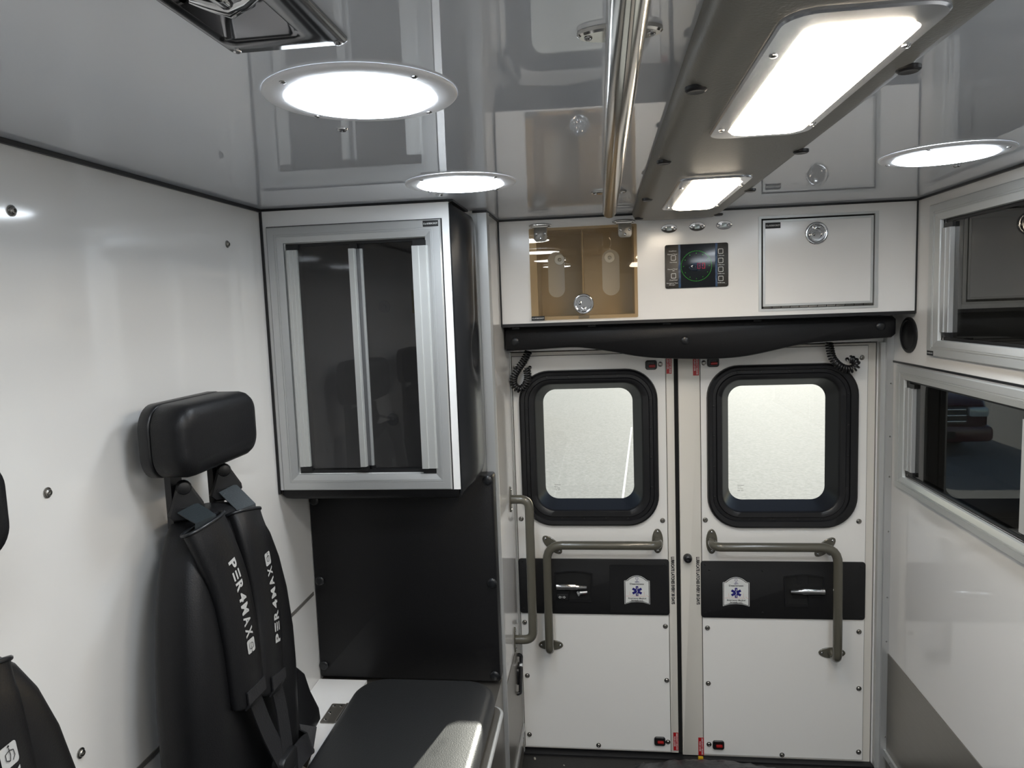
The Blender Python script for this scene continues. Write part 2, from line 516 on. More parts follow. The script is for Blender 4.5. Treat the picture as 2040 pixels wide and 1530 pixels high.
# ------------------------------------------------------------------ rear doors
def door(name, leaf, skin, outer, ridge, glass, mid, screws_w, bolts, plate, screws_p, label):
    """leaf, skin: x0,x1,z0,z1;  window: outer flange, mid ridge, inner ridge, glass rect"""
    d = empty(name, ((leaf[0] + leaf[1]) / 2, YD, leaf[2]), kind='structure')
    hole = rr(outer[0] + .02, outer[1] - .02, outer[2] + .02, outer[3] - .02, .075, 8)
    mk(B(DOORP).shape([rect(*leaf), hole], -.055, -.0035), 'door_leaf', 'doorframe', d, 0)
    mk(B(DOORP).shape([rect(skin[0] - .0015, skin[1] + .0015, skin[2] - .0015, skin[3] + .0015), hole], -.0034, -.0022), 'door_seam', 'gap', d, 0)
    mk(B(DOORP).shape([rect(*skin), hole], -.0021, .0), 'door_skin', 'door', d, 0)
    fr = B(DOORP)
    o, mi, ri, gl = outer, mid, ridge, glass
    fr.rings([(o[0], o[1], o[2], o[3], .105, .0),
              (o[0] + .002, o[1] - .002, o[2] + .002, o[3] - .002, .104, .010),
              (o[0] + .008, o[1] - .008, o[2] + .008, o[3] - .008, .099, .0145),
              (mi[0] - .006, mi[1] + .006, mi[2] - .006, mi[3] + .006, .088, .013),
              (mi[0] - .004, mi[1] + .004, mi[2] - .004, mi[3] + .004, .086, .007),
              (mi[0] + .006, mi[1] - .006, mi[2] + .006, mi[3] - .006, .078, .007),
              (mi[0] + .009, mi[1] - .009, mi[2] + .009, mi[3] - .009, .075, .012),
              (ri[0] - .003, ri[1] + .003, ri[2] - .003, ri[3] + .003, .062, .011),
              (ri[0], ri[1], ri[2], ri[3], .060, .008),
              (ri[0] + .003, ri[1] - .003, ri[2] + .003, ri[3] - .003, .058, .002),
              (gl[0], gl[1], gl[2], gl[3], .045, -.047),
              (gl[0] - .005, gl[1] + .005, gl[2] - .005, gl[3] + .005, .047, -.056),
              (o[0] + .01, o[1] - .01, o[2] + .01, o[3] - .01, .09, -.058)], n=10)
    wf = mk(fr, 'window_frame', 'rubber', d, 40)
    for (x, z) in screws_w:
        dscrew(wf, DOORP, x, z, .0075)
    pn = mk(B(DOORP).plate(gl[0] - .004, gl[1] + .004, gl[2] - .004, gl[3] + .004, -.054, -.050, .047, n=8), 'window_pane', 'glass', d, 0)
    mx = gl[0] + .030
    wm = B(DOORP)
    for i, (t, ww) in enumerate((('TEMPERED', .022), ('DOT 472', .012), ('AS2 M20', .018), ('43R 001', .020))):
        wm.text(t, mx + ww / 2, gl[2] + .048 - i * .006, -.0497, .0028, width=ww, bold=0)
    mk(wm, 'glass_marking', 'grey', pn, 0)
    for (x, z) in bolts:
        bolt(d, DOORP, x, z, .0002)
    pl = mk(B(DOORP).plate(*plate, .0004, .005, .010, .001), 'latch_plate', 'plate', d, 30)
    for (x, z) in screws_p:
        dscrew(pl, DOORP, x, z, .005)
    return d, pl

door1, plate1 = door('door_1', (-.313, .2335, .012, 1.428), (-.304, .206, .018, 1.415),
    (-.285, .180, .829, 1.366), (-.231, .127, .884, 1.320), (-.206, .099, .912, 1.296), (-.260, .158, .855, 1.343),
    [(-.258, 1.237), (-.257, 1.137), (-.258, 1.039), (-.258, .938), (.155, 1.264), (.155, 1.166), (.155, 1.065), (.155, .965),
     (-.148, .856), (-.074, .856), (-.001, .856), (.075, .856), (-.187, 1.343), (-.114, 1.343), (-.030, 1.343), (.047, 1.343)],
    [(.190, .847), (-.291, .853), (.190, 1.377), (-.292, 1.379), (.194, .474), (-.292, .480), (-.289, .283), (.196, .279), (-.289, .062), (-.044, .031), (.197, .053)],
    (-.306, .209, .515, .712), [(-.292, .702), (-.293, .532), (.013, .681), (.013, .536), (.185, .679), (.195, .697), (.184, .534), (.196, .527)], '')
door2, plate2 = door('door_2', (.2475, .868, .006, 1.428), (.3195, .843, .013, 1.420),
    (.338, .816, .822, 1.368), (.387, .756, .878, 1.320), (.415, .727, .906, 1.294), (.361, .784, .852, 1.345),
    [(.360, 1.235), (.360, 1.135), (.361, 1.032), (.361, .93), (.784, 1.268), (.784, 1.165), (.784, 1.064), (.784, .963),
     (.473, .852), (.549, .852), (.626, .852), (.702, .852), (.437, 1.345), (.513, 1.345), (.599, 1.345), (.674, 1.345)],
    [(.330, 1.378), (.331, .849), (.822, .844), (.824, 1.382), (.335, .471), (.827, .467), (.336, .272), (.829, .268), (.337, .050), (.581, .021), (.831, .042)],
    (.314, .844, .509, .707), [(.328, .695), (.342, .677), (.515, .675), (.829, .692), (.329, .527), (.343, .532), (.516, .530), (.831, .521)], '')
# meeting seal between the leaves, raised edge of the right leaf, buffer knob
mk(B(DOORP).box(.2337, .2473, .008, 1.428, -.05, -.010), 'seal', 'gap', door2, 0)
mk(B(DOORP).plate(.2478, .3165, .008, 1.427, -.0034, .0012, .002, .001), 'edge_cover', 'doorframe', door2, 30)
mk(B(DOORP).plate(.2085, .2333, .014, 1.427, -.0034, .0008, .002, .0008), 'edge_cover', 'doorframe', door1, 30)
mk(B(DOORP).lathe(.271, .718, [(.0145, .0012), (.0145, .012), (.012, .021), (.007, .024), (.0055, .021), (0, .020)], 20), 'buffer_knob', 'rubber', door2)
# sub panel on the left plate
mk(B(DOORP).plate(.008, .202, .523, .692, .0052, .0066, .003), 'access_panel', 'plate', plate1, 30)

def latch(p, pl, x0, x1, z0, z1, notch_left, lev):
    zt, zn, xn = z1, z0 + .036, (x0 + .048 if notch_left else x1 - .050)
    arch = [(x1, zt - .006)] + [(x0 + (x1 - x0) * (1 - i / 8), zt - .006 + .007 * sin(pi * i / 8)) for i in range(1, 8)] + [(x0, zt - .006)]
    out = ([(x0, zn), (xn, zn), (xn, z0), (x1 - .006, z0)] if notch_left else [(x0 + .006, z0), (xn, z0), (xn, zn), (x1, zn)])
    big = out + arch
    cx, cz = sum(q[0] for q in big) / len(big), sum(q[1] for q in big) / len(big)
    small = [(cx + (q[0] - cx) * .93, cz + (q[1] - cz) * .90) for q in big]
    rec = mk(B(DOORP).shape([big, small], .0052, .009), 'latch_bezel', 'plastic', pl, 30)
    mk(B(DOORP).shape([small], .0052, .0058), 'latch_bowl', 'gap', pl, 0)
    (a0, a1, za, zb) = lev
    if notch_left:
        prof = [(0, .0115), (.066, .0115), (.070, .0085), (.104, .0062)]
        base = a0
        sgn = 1
    else:
        prof = [(0, .0110), (.068, .0115), (.073, .0085), (.109, .0060)]
        base = a1
        sgn = -1
    zc = (za + zb) / 2
    L = []
    for s_, h in prof:
        x = base + sgn * s_
        L.append([(x, zc + h * q[1], .016 + .009 * q[0]) for q in ell(0, 0, 1, 1, 12)])
    mk(B(DOORP).loft(L), 'lever', 'chrome', pl, 40)
    return rec
rec1 = latch(door1, plate1, -.180, -.050, .560, .669, True, (-.175, -.070, .605, .629))
rec2 = latch(door2, plate2, .583, .713, .553, .663, False, (.603, .712, .599, .621))
# lock switch and key knob beside the left latch
mk(B(DOORP).plate(-.176, -.136, .564, .588, .0052, .0085, .003, .001), 'lock_switch', 'plastic', plate1)
b = B(DOORP)
for cx in (-.1645, -.150):
    s_ = -1 if cx < -.155 else 1
    b.shape([[(cx - s_ * .005, .5735), (cx - s_ * .005, .5785), (cx, .5785), (cx, .581), (cx + s_ * .005, .576), (cx, .571), (cx, .5735)],
             [(cx - s_ * .004, .5745), (cx - s_ * .004, .5775), (cx + s_ * .001, .5775), (cx + s_ * .001, .5785), (cx + s_ * .0035, .576), (cx + s_ * .001, .5735), (cx + s_ * .001, .5745)]], .0086, .0088)
mk(b, 'arrow_print', 'white', plate1, 0)
mk(B(DOORP).tube([(-.104, .597, .010), (-.098, .589, .016), (-.094, .597, .018), (-.070, .598, .014)], [.004, .006, .0055, .004], 10), 'key_knob', 'alu', plate1)
mk(B(DOORP).plate(-.092, -.076, .588, .593, .0060, .0068, .001), 'red_mark', 'redp', plate1, 0)
b = B(DOORP)
b.plate(.6265, .661, .631, .660, .0058, .0066, .002)
mk(b, 'latch_blank', 'plate', plate2, 30)

# crest stickers on both plates
def crest(d, x0, x1, z0, z1, w):
    cx, H = (x0 + x1) / 2, z1 - z0
    def outl(i):
        a0, a1 = x0 + i, x1 - i
        zt, zs, zb = z1 - i, z1 - .019 - i * .5, z0 + i
        pts = [(a0, zb), (cx - .02, zb + .007), (cx, zb + .0085), (cx + .02, zb + .007), (a1, zb), (a1, zs), (a1 - .007, zs + .0015)]
        for k in range(0, 11):
            t = 1 - 2 * k / 10
            pts.append((cx + t * (a1 - .010 - cx), zt - (zt - zs - .0035) * t * t))
        pts += [(a0 + .007, zs + .0015), (a0, zs)]
        return pts
    c = mk(B(DOORP).shape([outl(0)], w, w + .0005), 'crest_sticker', 'white', d, 0)
    mk(B(DOORP).shape([outl(.0016), outl(.0036)], w + .0006, w + .0008), 'crest_border', 'black', c, 0)
    k = w + .0009
    s = B(DOORP)
    sz = z0 + .047
    for a in (90, 30, -30):
        r_ = radians(a)
        du, dv = cos(r_), sin(r_)
        hw, hl = .0042, .0175
        s.add([(cx + du * hl - dv * hw, sz + dv * hl + du * hw, k), (cx - du * hl - dv * hw, sz - dv * hl + du * hw, k),
               (cx - du * hl + dv * hw, sz - dv * hl - du * hw, k), (cx + du * hl + dv * hw, sz + dv * hl - du * hw, k)], [(0, 1, 2, 3)])
        k += .00008
    # blue cross outline and dh monogram
    for a in (0, 45, 90, 135):
        r_ = radians(a)
        for q in (-1, 1):
            s.add([(cx + q * cos(r_) * .0030 - sin(r_) * .0007, z1 - .0105 + q * sin(r_) * .0030 + cos(r_) * .0007, k), (cx + q * cos(r_) * .0056 - sin(r_) * .0007, z1 - .0105 + q * sin(r_) * .0056 + cos(r_) * .0007, k),
                   (cx + q * cos(r_) * .0056 + sin(r_) * .0007, z1 - .0105 + q * sin(r_) * .0056 - cos(r_) * .0007, k), (cx + q * cos(r_) * .0030 + sin(r_) * .0007, z1 - .0105 + q * sin(r_) * .0030 - cos(r_) * .0007, k)], [(0, 1, 2, 3)])
    s.text('dh', cx, z1 - .0215, k, .0085, width=.013, bold=.0)
    mk(s, 'star_emblem', 'blue', c, 0)
    q = B(DOORP)
    zz = [(0, .014), (.0012, .009), (-.0012, .004), (.0014, -.001), (-.0010, -.006), (.0006, -.011), (0, -.015)]
    for i in range(len(zz) - 1):
        (a, za), (e, ze) = zz[i], zz[i + 1]
        q.add([(cx + a - .0009, sz + za, k + .0002), (cx + a + .0009, sz + za, k + .0002), (cx + e + .0009, sz + ze, k + .0002), (cx + e - .0009, sz + ze, k + .0002)], [(3, 2, 1, 0)])
    mk(q, 'staff_print', 'white', c, 0)
    t = B(DOORP)
    t.text('Deaconess', cx, z1 - .0295, k, .0052, width=.047)
    t.text('Emergency Medical', cx, z0 + .0215, k, .0046, width=.060)
    t.text('Services, LLC', cx, z0 + .0142, k, .0046, width=.041)
    mk(t, 'lettering', 'black', c, 0)
    e = B(DOORP)
    zl = z0 + .0285
    ecg = [(-.038, 0), (-.0265, 0), (-.0245, .0175), (-.0232, -.001), (-.0185, .0), (-.0165, .0045), (-.013, 0), (.014, 0), (.017, 0), (.0225, 0), (.0237, .0175), (.0250, -.001), (.029, 0), (.032, .0055), (.036, 0), (.039, -.001)]
    for i in range(len(ecg) - 1):
        (a, za), (c2, zc2) = ecg[i], ecg[i + 1]
        e.add([(cx + a, zl + za - .0004, k - .0001), (cx + c2, zl + zc2 - .0004, k - .0001), (cx + c2 + .0003, zl + zc2 + .0004, k - .0001), (cx + a + .0003, zl + za + .0004, k - .0001)], [(0, 1, 2, 3)])
    mk(e, 'pulse_line', 'pink', c, 0)
crest(door1, .057, .143, .554, .656, .0068)
crest(door2, .386, .473, .551, .653, .0052)

# red emergency release levers and their labels
def release(d, x0, x1, z0, z1, lab, right):
    h = mk(B(DOORP).rings([(x0, x1, z0, z1, .008, .0002), (x0, x1, z0, z1, .008, .004), (x0 + .002, x1 - .002, z0 + .002, z1 - .002, .007, .006), (x0 + .006, x1 - .006, z0 + .006, z1 - .006, .005, .0055), (x0 + .007, x1 - .007, z0 + .007, z1 - .007, .004, .001)], cap1=True), 'release_bezel', 'plastic', d)
    xm = (x0 + x1) / 2 + .002
    zm = (z0 + z1) / 2 - .003
    mk(B(DOORP).plate(xm - .010, xm + .012, zm - .005, zm + .004, .001, .0065, .003, .002), 'release_lever', 'redp', h)
    l = mk(B(DOORP).box(*lab, .0013, .0018), 'release_label', 'red', d, 0)
    lx, lz = (lab[0] + lab[1]) / 2, (lab[2] + lab[3]) / 2
    ln = lab[3] - lab[2]
    t = B(DOORP)
    t.text('EMERGENCY RELEASE', lx + .0038, lz, .0019, .0046, width=ln * .92, rot=-pi / 2)
    t.text('PUSH LEVER', lx - .0038, lz, .0019, .0046, width=ln * .56, rot=-pi / 2)
    mk(t, 'lettering', 'white', l, 0)
release(door1, .141, .179, 1.360, 1.391, (.2095, .2265, 1.345, 1.412), False)
release(door2, .341, .379, 1.364, 1.394, (.2955, .3145, 1.337, 1.404), True)
release(door1, .150, .188, .039, .071, (.2155, .2325, .023, .089), False)
release(door2, .349, .388, .033, .065, (.3005, .3195, .009, .074), True)
for d, x in ((door1, .2215), (door2, .305)):
    mk(B(DOORP).text('LUBRICATE LATCHES EVERY 30 DAYS', x, .637, .0016, .0098, width=.167, rot=-pi / 2, bold=.05), 'lettering', 'black', d, 0)

# ------------------------------------------------------------------ grab rails
def flange(p, P, u, v, rot, w=0.0, a=.043, bb=.0185, m='olive'):
    f = B(P)
    f.loft([[(q[0], q[1], w + h) for q in ell(u, v, a - i, bb - i, 24, rot)] for h, i in ((.0003, 0), (.003, 0), (.0045, .002))])
    o = mk(f, 'flange', m, p)
    for s_ in (-1, 1):
        screw(o, P, u + s_ * (a - .0105) * cos(rot), v + s_ * (a - .0105) * sin(rot), w + .0045)
    return o

def rail(name, label, loc, P, path, rad, r, flanges, group=None, m='olive', post=None):
    t = empty(name, loc, label, 'grab rail', group)
    mk(B(P).tube(fillet(path, rad), r, 16), 'tube', m, t, 60)
    for f in flanges:
        flange(t, P, *f, m=m)
    if post:
        mk(B(P).tube(post, r * .85, 12), 'post', m, t, 60)
    return t
H1 = .058
rail('grab_rail', 'olive grey L-shaped grab rail on the door at the left', (-.02, YD, .40), DOORP,
     [(.172, .776, .002), (.172, .778, H1), (-.2015, .778, H1), (-.2025, .399, H1), (-.2025, .399, .002)], [.035, .055, .030], .0147,
     [(.172, .776, pi / 2), (-.186, .761, radians(-44)), (-.202, .399, 0)], 'L-shaped door grab rails', post=[(-.186, .761, .002), (-.186, .763, H1)])
rail('grab_rail', 'olive grey L-shaped grab rail on the door at the right', (.55, YD, .40), DOORP,
     [(.351, .775, .002), (.351, .774, H1), (.7405, .774, H1), (.7415, .393, H1), (.7415, .393, .002)], [.035, .055, .030], .0147,
     [(.351, .775, pi / 2), (.716, .757, radians(44)), (.741, .392, 0)], 'L-shaped door grab rails', post=[(.716, .757, .002), (.716, .760, H1)])
rail('grab_rail', 'straight vertical olive grey grab rail on the narrow wall left of the doors', (XRET, 2.31, .48), RETP,
     [(2.318, .957, .001), (2.318, .957, .062), (2.305, .485, .062), (2.303, .485, .001)], [.04, .04], .0147,
     [(2.318, .957, pi / 2), (2.303, .485, pi / 2)])
# stainless rail under the ceiling
rc = empty('ceiling_rail', (.025, 1.0, ZC), 'long polished stainless grab rail hung under the ceiling beside the grey light channel', 'grab rail')
mk(B(CEILP).tube(fillet([(.025, -1.80, .001), (.025, -1.80, .050), (.025, .75, .050), (.025, .75, .001)], [.045, .045]), .0163, 20), 'tube', 'stain', rc, 60)
for y in (1.795, .76, -.30):
    f = B(CEILP)
    f.loft([[(q[0], q[1], h) for q in ell(.0245, -y, .042 - i, .019 - i, 24)] for h, i in ((.0003, 0), (.004, 0), (.006, .002))])
    fo = mk(f, 'flange', 'stain', rc)
    for s_ in (-1, 1):
        screw(fo, CEILP, .0245 + s_ * .031, -y, .006)
    if y < 1.7:
        mk(B(CEILP).tube([(.025, -y, .003), (.025, -y, .048)], .0135, 12), 'post', 'stain', rc, 60)

# ------------------------------------------------------------------ overhead cabinet above the doors
BZ0, BZ1, BX0, BX1 = 1.530, 1.8485, XRET + .004, XR - .0035
oc = empty('overhead_cabinet', (.3, YB, BZ0), 'long white overhead cabinet spanning the wall above the rear doors', 'cabinet')
PO = (-.192, .102, 1.549, 1.810)
FO = (.4735, .7915, 1.5495, 1.8135)
mk(B(BOXP).shape([rect(BX0, BX1, BZ0, BZ1), rect(*PO), rect(*FO)], -.016, 0), 'front_panel', 'cab', oc, 0)
body = B()
body.box(BX0, BX1, YB + .016, YD - .004, BZ0, BZ0 + .012)
body.box(BX0, BX1, YB + .016, YD - .004, BZ1 - .02, BZ1)
body.box(BX0, BX0 + .012, YB + .016, YD - .004, BZ0 + .012, BZ1 - .02)
body.box(BX1 - .012, BX1, YB + .016, YD - .004, BZ0 + .012, BZ1 - .02)
body.box(BX0 + .012, BX1 - .012, YD - .02, YD - .004, BZ0 + .012, BZ1 - .02)
mk(body, 'carcass', 'cab', oc, 0)
inn = B()
inn.box(PO[0] - .006, PO[0], YB + .016, YD - .03, PO[2] - .005, PO[3] + .005)
inn.box(PO[1], PO[1] + .006, YB + .016, YD - .03, PO[2] - .005, PO[3] + .005)
inn.box(PO[0], PO[1], YB + .016, YD - .03, PO[2] - .006, PO[2])
inn.box(PO[0], PO[1], YB + .016, YD - .03, PO[3], PO[3] + .006)
inn.box(PO[0] - .006, PO[1] + .006, YD - .03, YD - .024, PO[2] - .006, PO[3] + .006)
cp = mk(inn, 'glove_compartment', 'inner', oc, 0)
mk(B().box(-.055, -.051, YB + .02, YD - .031, PO[2] + .001, PO[3] - .001), 'divider', 'inner', cp, 0)
BKP = Pl((0, YD - .0305, 0), (1, 0, 0), (0, 0, 1))
for x in (-.131, .031):
    put('fender', lambda: B().lathe(0, 0, [(.017, 0), (.017, .0015), (.0165, .002), (.006, .002), (.0058, .004), (.004, .005), (0, .005)], 22), 'aluw', 'washer_screw', cp, BKP, x, 1.731)
# acrylic flap with two finger slots
PX = (-.2135, .1115, 1.5385, 1.8175)
slots = [rr(-.158, -.108, 1.607, 1.744, .0245, 8), rr(.006, .058, 1.607, 1.744, .0255, 8)]
pf = mk(B(BOXP).shape([rr(*PX, .004), slots[0], slots[1]], .003, .0065), 'acrylic_flap', 'bronze', oc, 0)
for cx, hx in ((-.178, -.178), (.0735, .0765)):
    hb = B(BOXP)
    hb.loft([[(q[0], q[1], w_) for q in ell(cx, 1.826, .035 - i, .0068 - i * .4, 20)] for w_, i in ((.0003, 0), (.004, 0), (.0065, .006))])
    hb.tube([(cx - .023, 1.8225, .009), (cx + .023, 1.8225, .009)], .0045, 10)
    hg = mk(hb, 'hinge', 'stain', pf)
    lf = mk(B(BOXP).plate(hx - .020, hx + .020, 1.778, 1.822, .0067, .0085, .010, .0004), 'hinge_leaf', 'steel', pf)
    for du, dv in ((-.013, 0), (.013, 0), (0, -.0135)):
        screw(lf, BOXP, hx + du, 1.801 + dv, .0085)

def slam_latch(p, P, u, v, w, R, flip):
    """round chrome slam latch: flange, cup with keyhole shaped pull"""
    s_ = -1 if flip else 1
    mk(B(P).lathe(u, v, [(R, w), (R, w + .003), (R * .94, w + .0052), (R * .80, w + .0058), (R * .745, w + .0048), (R * .73, w + .001), (0, w + .001)], 36), 'latch_flange', 'chrome', p, 40)
    out = []
    n = 30
    for i in range(n):
        a = -pi / 2 + 2 * pi * i / n
        out.append((u + R * .60 * cos(a), v - s_ * R * .08 + R * .60 * sin(a)))
    hole = [(u + R * .43 * cos(a), v - s_ * R * .14 + R * .40 * sin(a)) for a in [2 * pi * i / 20 for i in range(20)]]
    mk(B(P).shape([out, hole], w + .002, w + .0075), 'pull_ring', 'chrome', p, 40)
    v0, v1 = sorted((v + s_ * R * .30, v + s_ * R * .74))
    mk(B(P).plate(u - R * .27, u + R * .27, v0, v1, w + .002, w + .0085, R * .09, .001), 'pull_tab', 'chrome', p, 40)
    mk(B(P).lathe(u - R * .36, v - s_ * R * .1, [(R * .19, w + .002), (R * .19, w + .008), (R * .1, w + .0088), (0, w + .007)], 14), 'lock_barrel', 'chrome', p, 40)
slam_latch(pf, BOXP, -.0525, 1.5845, .0066, .031, True)
mk(B(BOXP).plate(-.068, -.036, 1.5415, 1.549, .0002, .006, .001), 'catch', 'steel', oc, 30)

def caplabel(p, P, u0, u1, v0, v1, w):
    l = mk(B(P).box(u0, u1, v0, v1, w, w + .0005), 'weight_label', 'black', p, 0)
    mk(B(P).text('10 Lbs. MAXIMUM CAPACITY', (u0 + u1) / 2, (v0 + v1) / 2, w + .0007, (v1 - v0) * .30, width=(u1 - u0) * .92, bold=.02), 'lettering', 'white', l, 0)
caplabel(pf, BOXP, -.2135, -.173, 1.5385, 1.5515, .0067)
# flip-down door on the right
ff = B(BOXP)
for a, c in (((FO[0] - .008, FO[0], FO[2] - .007, FO[3] + .007), 0), ((FO[1], FO[1] + .010, FO[2] - .007, FO[3] + .007), 0), ((FO[0], FO[1], FO[3], FO[3] + .007), 0), ((FO[0], FO[1], FO[2] - .007, FO[2]), 0)):
    ff.box(*a, .0002, .0025)
mk(ff, 'door_frame', 'aluw', oc, 0)
mk(B(BOXP).box(FO[0] + .0002, FO[1] - .0002, FO[2] + .0002, FO[3] - .0002, -.03, -.006), 'gap_backing', 'gap', oc, 0)
fd = mk(B(BOXP).box(.4815, .7865, 1.561, 1.807, -.005, .0005), 'flip_door', 'cab', oc, 0)
fe = B(BOXP)
X0, X1, Z0, Z1 = .478, .7875, 1.557, 1.8085
for a in ((X0, X0 + .0065, Z0, Z1), (X1 - .0065, X1, Z0, Z1), (X0 + .0065, X1 - .0065, Z1 - .0065, Z1), (X0 + .0065, X1 - .0065, Z0, Z0 + .0065)):
    fe.box(*a, -.004, .0022)
mk(fe, 'edge_trim', 'aluw', fd, 0)
for i in range(12):
    x = X0 + (X1 - X0) * i / 12
    mk(B(BOXP).tube([(x + .0008, Z0 - .003, .001), (x + (X1 - X0) / 12 - .0008, Z0 - .003, .001)], .0028, 8), 'hinge_knuckle', 'stain', fd)
slam_latch(fd, BOXP, .6295, 1.765, .0006, .0325, False)
caplabel(fd, BOXP, .485, .528, 1.7845, 1.8015, .0007)
# black gaskets round the cabinet
gk = B()
gk.box(BX0 - .001, BX1, YB - .003, YB + .004, ZC - .006, ZC - .0008)
gk.box(BX0 - .0035, BX0 + .0008, YB - .003, YB + .006, BZ0 - .008, ZC - .006)
gk.box(BX1 - .0008, BX1 + .003, YB - .003, YB + .006, BZ0 - .008, ZC - .006)
gk.box(BX0, BX1, YB - .002, YB + .02, BZ0 - .010, BZ0 - .0005)
mk(gk, 'gasket', 'rubber', oc, 0)

# three small oval courtesy lamps
for i, (x, z) in enumerate(((.207, 1.7985), (.289, 1.800), (.367, 1.801))):
    t = empty('oval_lamp', BOXP(x, z, 0), ['small oval chrome marker lamp nearest the acrylic flap', 'small oval chrome marker lamp, middle one of the row of three', 'small oval chrome marker lamp nearest the white flip door'][i], 'lamp', 'oval marker lamps above the clock panel')
    mk(B(BOXP).loft([[(q[0], q[1], w_) for q in ell(x, z, .0235 - k, .0135 - k, 28)] for w_, k in ((.0003, 0), (.002, 0), (.0038, .0015), (.0030, .0045))]), 'bezel', 'chrome', t, 40)
    mk(B(BOXP).plate(x - .007, x + .007, z - .006, z + .006, .003, .0062, .0015, .001), 'lens', 'lens', t)
    for s_ in (-1, 1):
        screw(t, BOXP, x + s_ * .015, z, .003)

# clock / timer panel
ck = empty('timer_panel', BOXP(.286, 1.62, 0), 'dark clock and timer panel with a ring of green dots and square buttons', 'control panel')
cpn = mk(B(BOXP).plate(.1935, .378, 1.6205, 1.750, .0003, .005, .006, .001), 'panel_face', 'panel', ck)
mk(B(BOXP).box(.2335, .3435, 1.6215, 1.7490, .0051, .0058), 'display_window', 'film', ck, 0)
for x0 in (.2325, .3400):
    b = B(BOXP)
    pts = [(x0 + random.uniform(-.0006, .0006), 1.6215 + .1275 * i / 14, .0060 + random.uniform(0, .0012)) for i in range(15)]
    pts2 = [(x0 + .0062 + random.uniform(-.0008, .0008), p[1], .0060 + random.uniform(0, .0016)) for p in pts]
    b.add(pts + pts2, [(i, i + 15, i + 16, i + 1) for i in range(14)])
    mk(b, 'film_edge', 'filmb', ck)
dc = (.285, 1.6845)
b = B(BOXP)
for i in range(60):
    a = 2 * pi * i / 60
    x, z = dc[0] + .0445 * cos(a), dc[1] + .0445 * sin(a)
    b.add([(x + .0010 * cos(k * pi / 3), z + .0010 * sin(k * pi / 3), .0062) for k in range(6)], [(0, 1, 2, 3, 4, 5)])
for i in range(12):
    a = 2 * pi * i / 12
    x, z = dc[0] + .0375 * cos(a), dc[1] + .0375 * sin(a)
    b.add([(x + .0010 * cos(k * pi / 3), z + .0010 * sin(k * pi / 3), .0062) for k in range(6)], [(0, 1, 2, 3, 4, 5)])
mk(b, 'dial_dots', 'gled', ck, 0)
b = B(BOXP)
SEG = {'0': 'abcdef', ':': ''}
def digit(b, x, z, h, segs):
    w_ = h * .52
    t = h * .09
    R = dict(a=(0, w_, h - t, h), d=(0, w_, 0, t), g=(0, w_, h / 2 - t / 2, h / 2 + t / 2), f=(0, t, h / 2, h), e=(0, t, 0, h / 2), b=(w_ - t, w_, h / 2, h), c=(w_ - t, w_, 0, h / 2))
    for k in segs:
        q = R[k]
        b.add([(x + q[0], z + q[2], .0062), (x + q[1], z + q[2], .0062), (x + q[1], z + q[3], .0062), (x + q[0], z + q[3], .0062)], [(0, 1, 2, 3)])
digit(b, .281, 1.676, .017, 'bc')
digit(b, .288, 1.676, .017, 'abcdef')
digit(b, .3015, 1.676, .017, 'abcdef')
mk(b, 'digits', 'rled', ck, 0)
bb = B(BOXP)
bb.loft([[(q[0], q[1], w_) for q in ell(.284, 1.6815, a_, b_, 20, .12)] for w_, a_, b_ in ((.0059, .021, .0125), (.0066, .019, .011), (.0072, .013, .0075), (.0074, .005, .003))], False, True)
mk(bb, 'film_bubble', 'bubble', ck, 60)
for (x, z) in ((.218, 1.711), (.218, 1.658), (.356, 1.725), (.356, 1.698), (.356, 1.672), (.356, 1.645)):
    mk(B(BOXP).rings([(x - .0072, x + .0072, z - .0075, z + .0075, .0025, .0052), (x - .0072, x + .0072, z - .0075, z + .0075, .0025, .0056), (x - .0058, x + .0058, z - .0061, z + .0061, .0015, .0056), (x - .0058, x + .0058, z - .0061, z + .0061, .0015, .0052)]), 'button', 'white', ck, 0)
b = B(BOXP)
for t, x, z, w_ in (('Intellitec', .2165, 1.7315, .022), ('Elapsed Timer', .2155, 1.7222, .029), ('Start/Stop', .218, 1.6985, .021), ('Elapsed Timer', .2155, 1.678, .029), ('On', .218, 1.6735, .006), ('Clock/Timer', .218, 1.6455, .024), ('Emergency Time', .214, 1.6365, .033), ('Manager', .214, 1.6315, .018),
                    ('1 Minute', .357, 1.7125, .018), ('2 Minutes', .357, 1.6855, .019), ('5 Minutes', .357, 1.6595, .019), ('10 Minutes', .357, 1.6325, .021)):
    b.text(t, x, z, .0053, .0030, width=w_, bold=.01)
mk(b, 'lettering', 'white', ck, 0)
for (x, z) in ((.2, 1.7435), (.3715, 1.7435), (.2, 1.627), (.3715, 1.627)):
    dscrew(ck, BOXP, x, z, .005)

# padded black bumper under the overhead cabinet
bp = empty('header_pad', (.28, 2.36, 1.41), 'long black padded head bumper with a wavy lower edge above the doors', 'bumper pad')
BPP = Pl((0, 2.302, 0), (1, 0, 0), (0, 0, 1))
low = [(-.303, 1.443), (-.20, 1.446), (-.10, 1.449), (-.046, 1.445), (.03, 1.432), (.10, 1.417), (.17, 1.408), (.24, 1.404), (.32, 1.401), (.40, 1.403), (.46, 1.410), (.53, 1.424), (.60, 1.438), (.66, 1.444), (.75, 1.447), (.86, 1.451)]
lo = spline([(p[0], p[1], 0) for p in low], 3)
outl = [(p.x, p.y) for p in lo] + [(.872, 1.462), (.872, 1.506), (.862, 1.516), (-.296, 1.516), (-.306, 1.508), (-.306, 1.452)]
cx_, cz_ = .28, 1.475
def shrink(q, d):
    out = []
    n = len(q)
    for i in range(n):
        a, c = Vector(q[i - 1]), Vector(q[(i + 1) % n])
        t = (c - a).normalized()
        out.append((q[i][0] - t.y * d, q[i][1] + t.x * d))
    return out
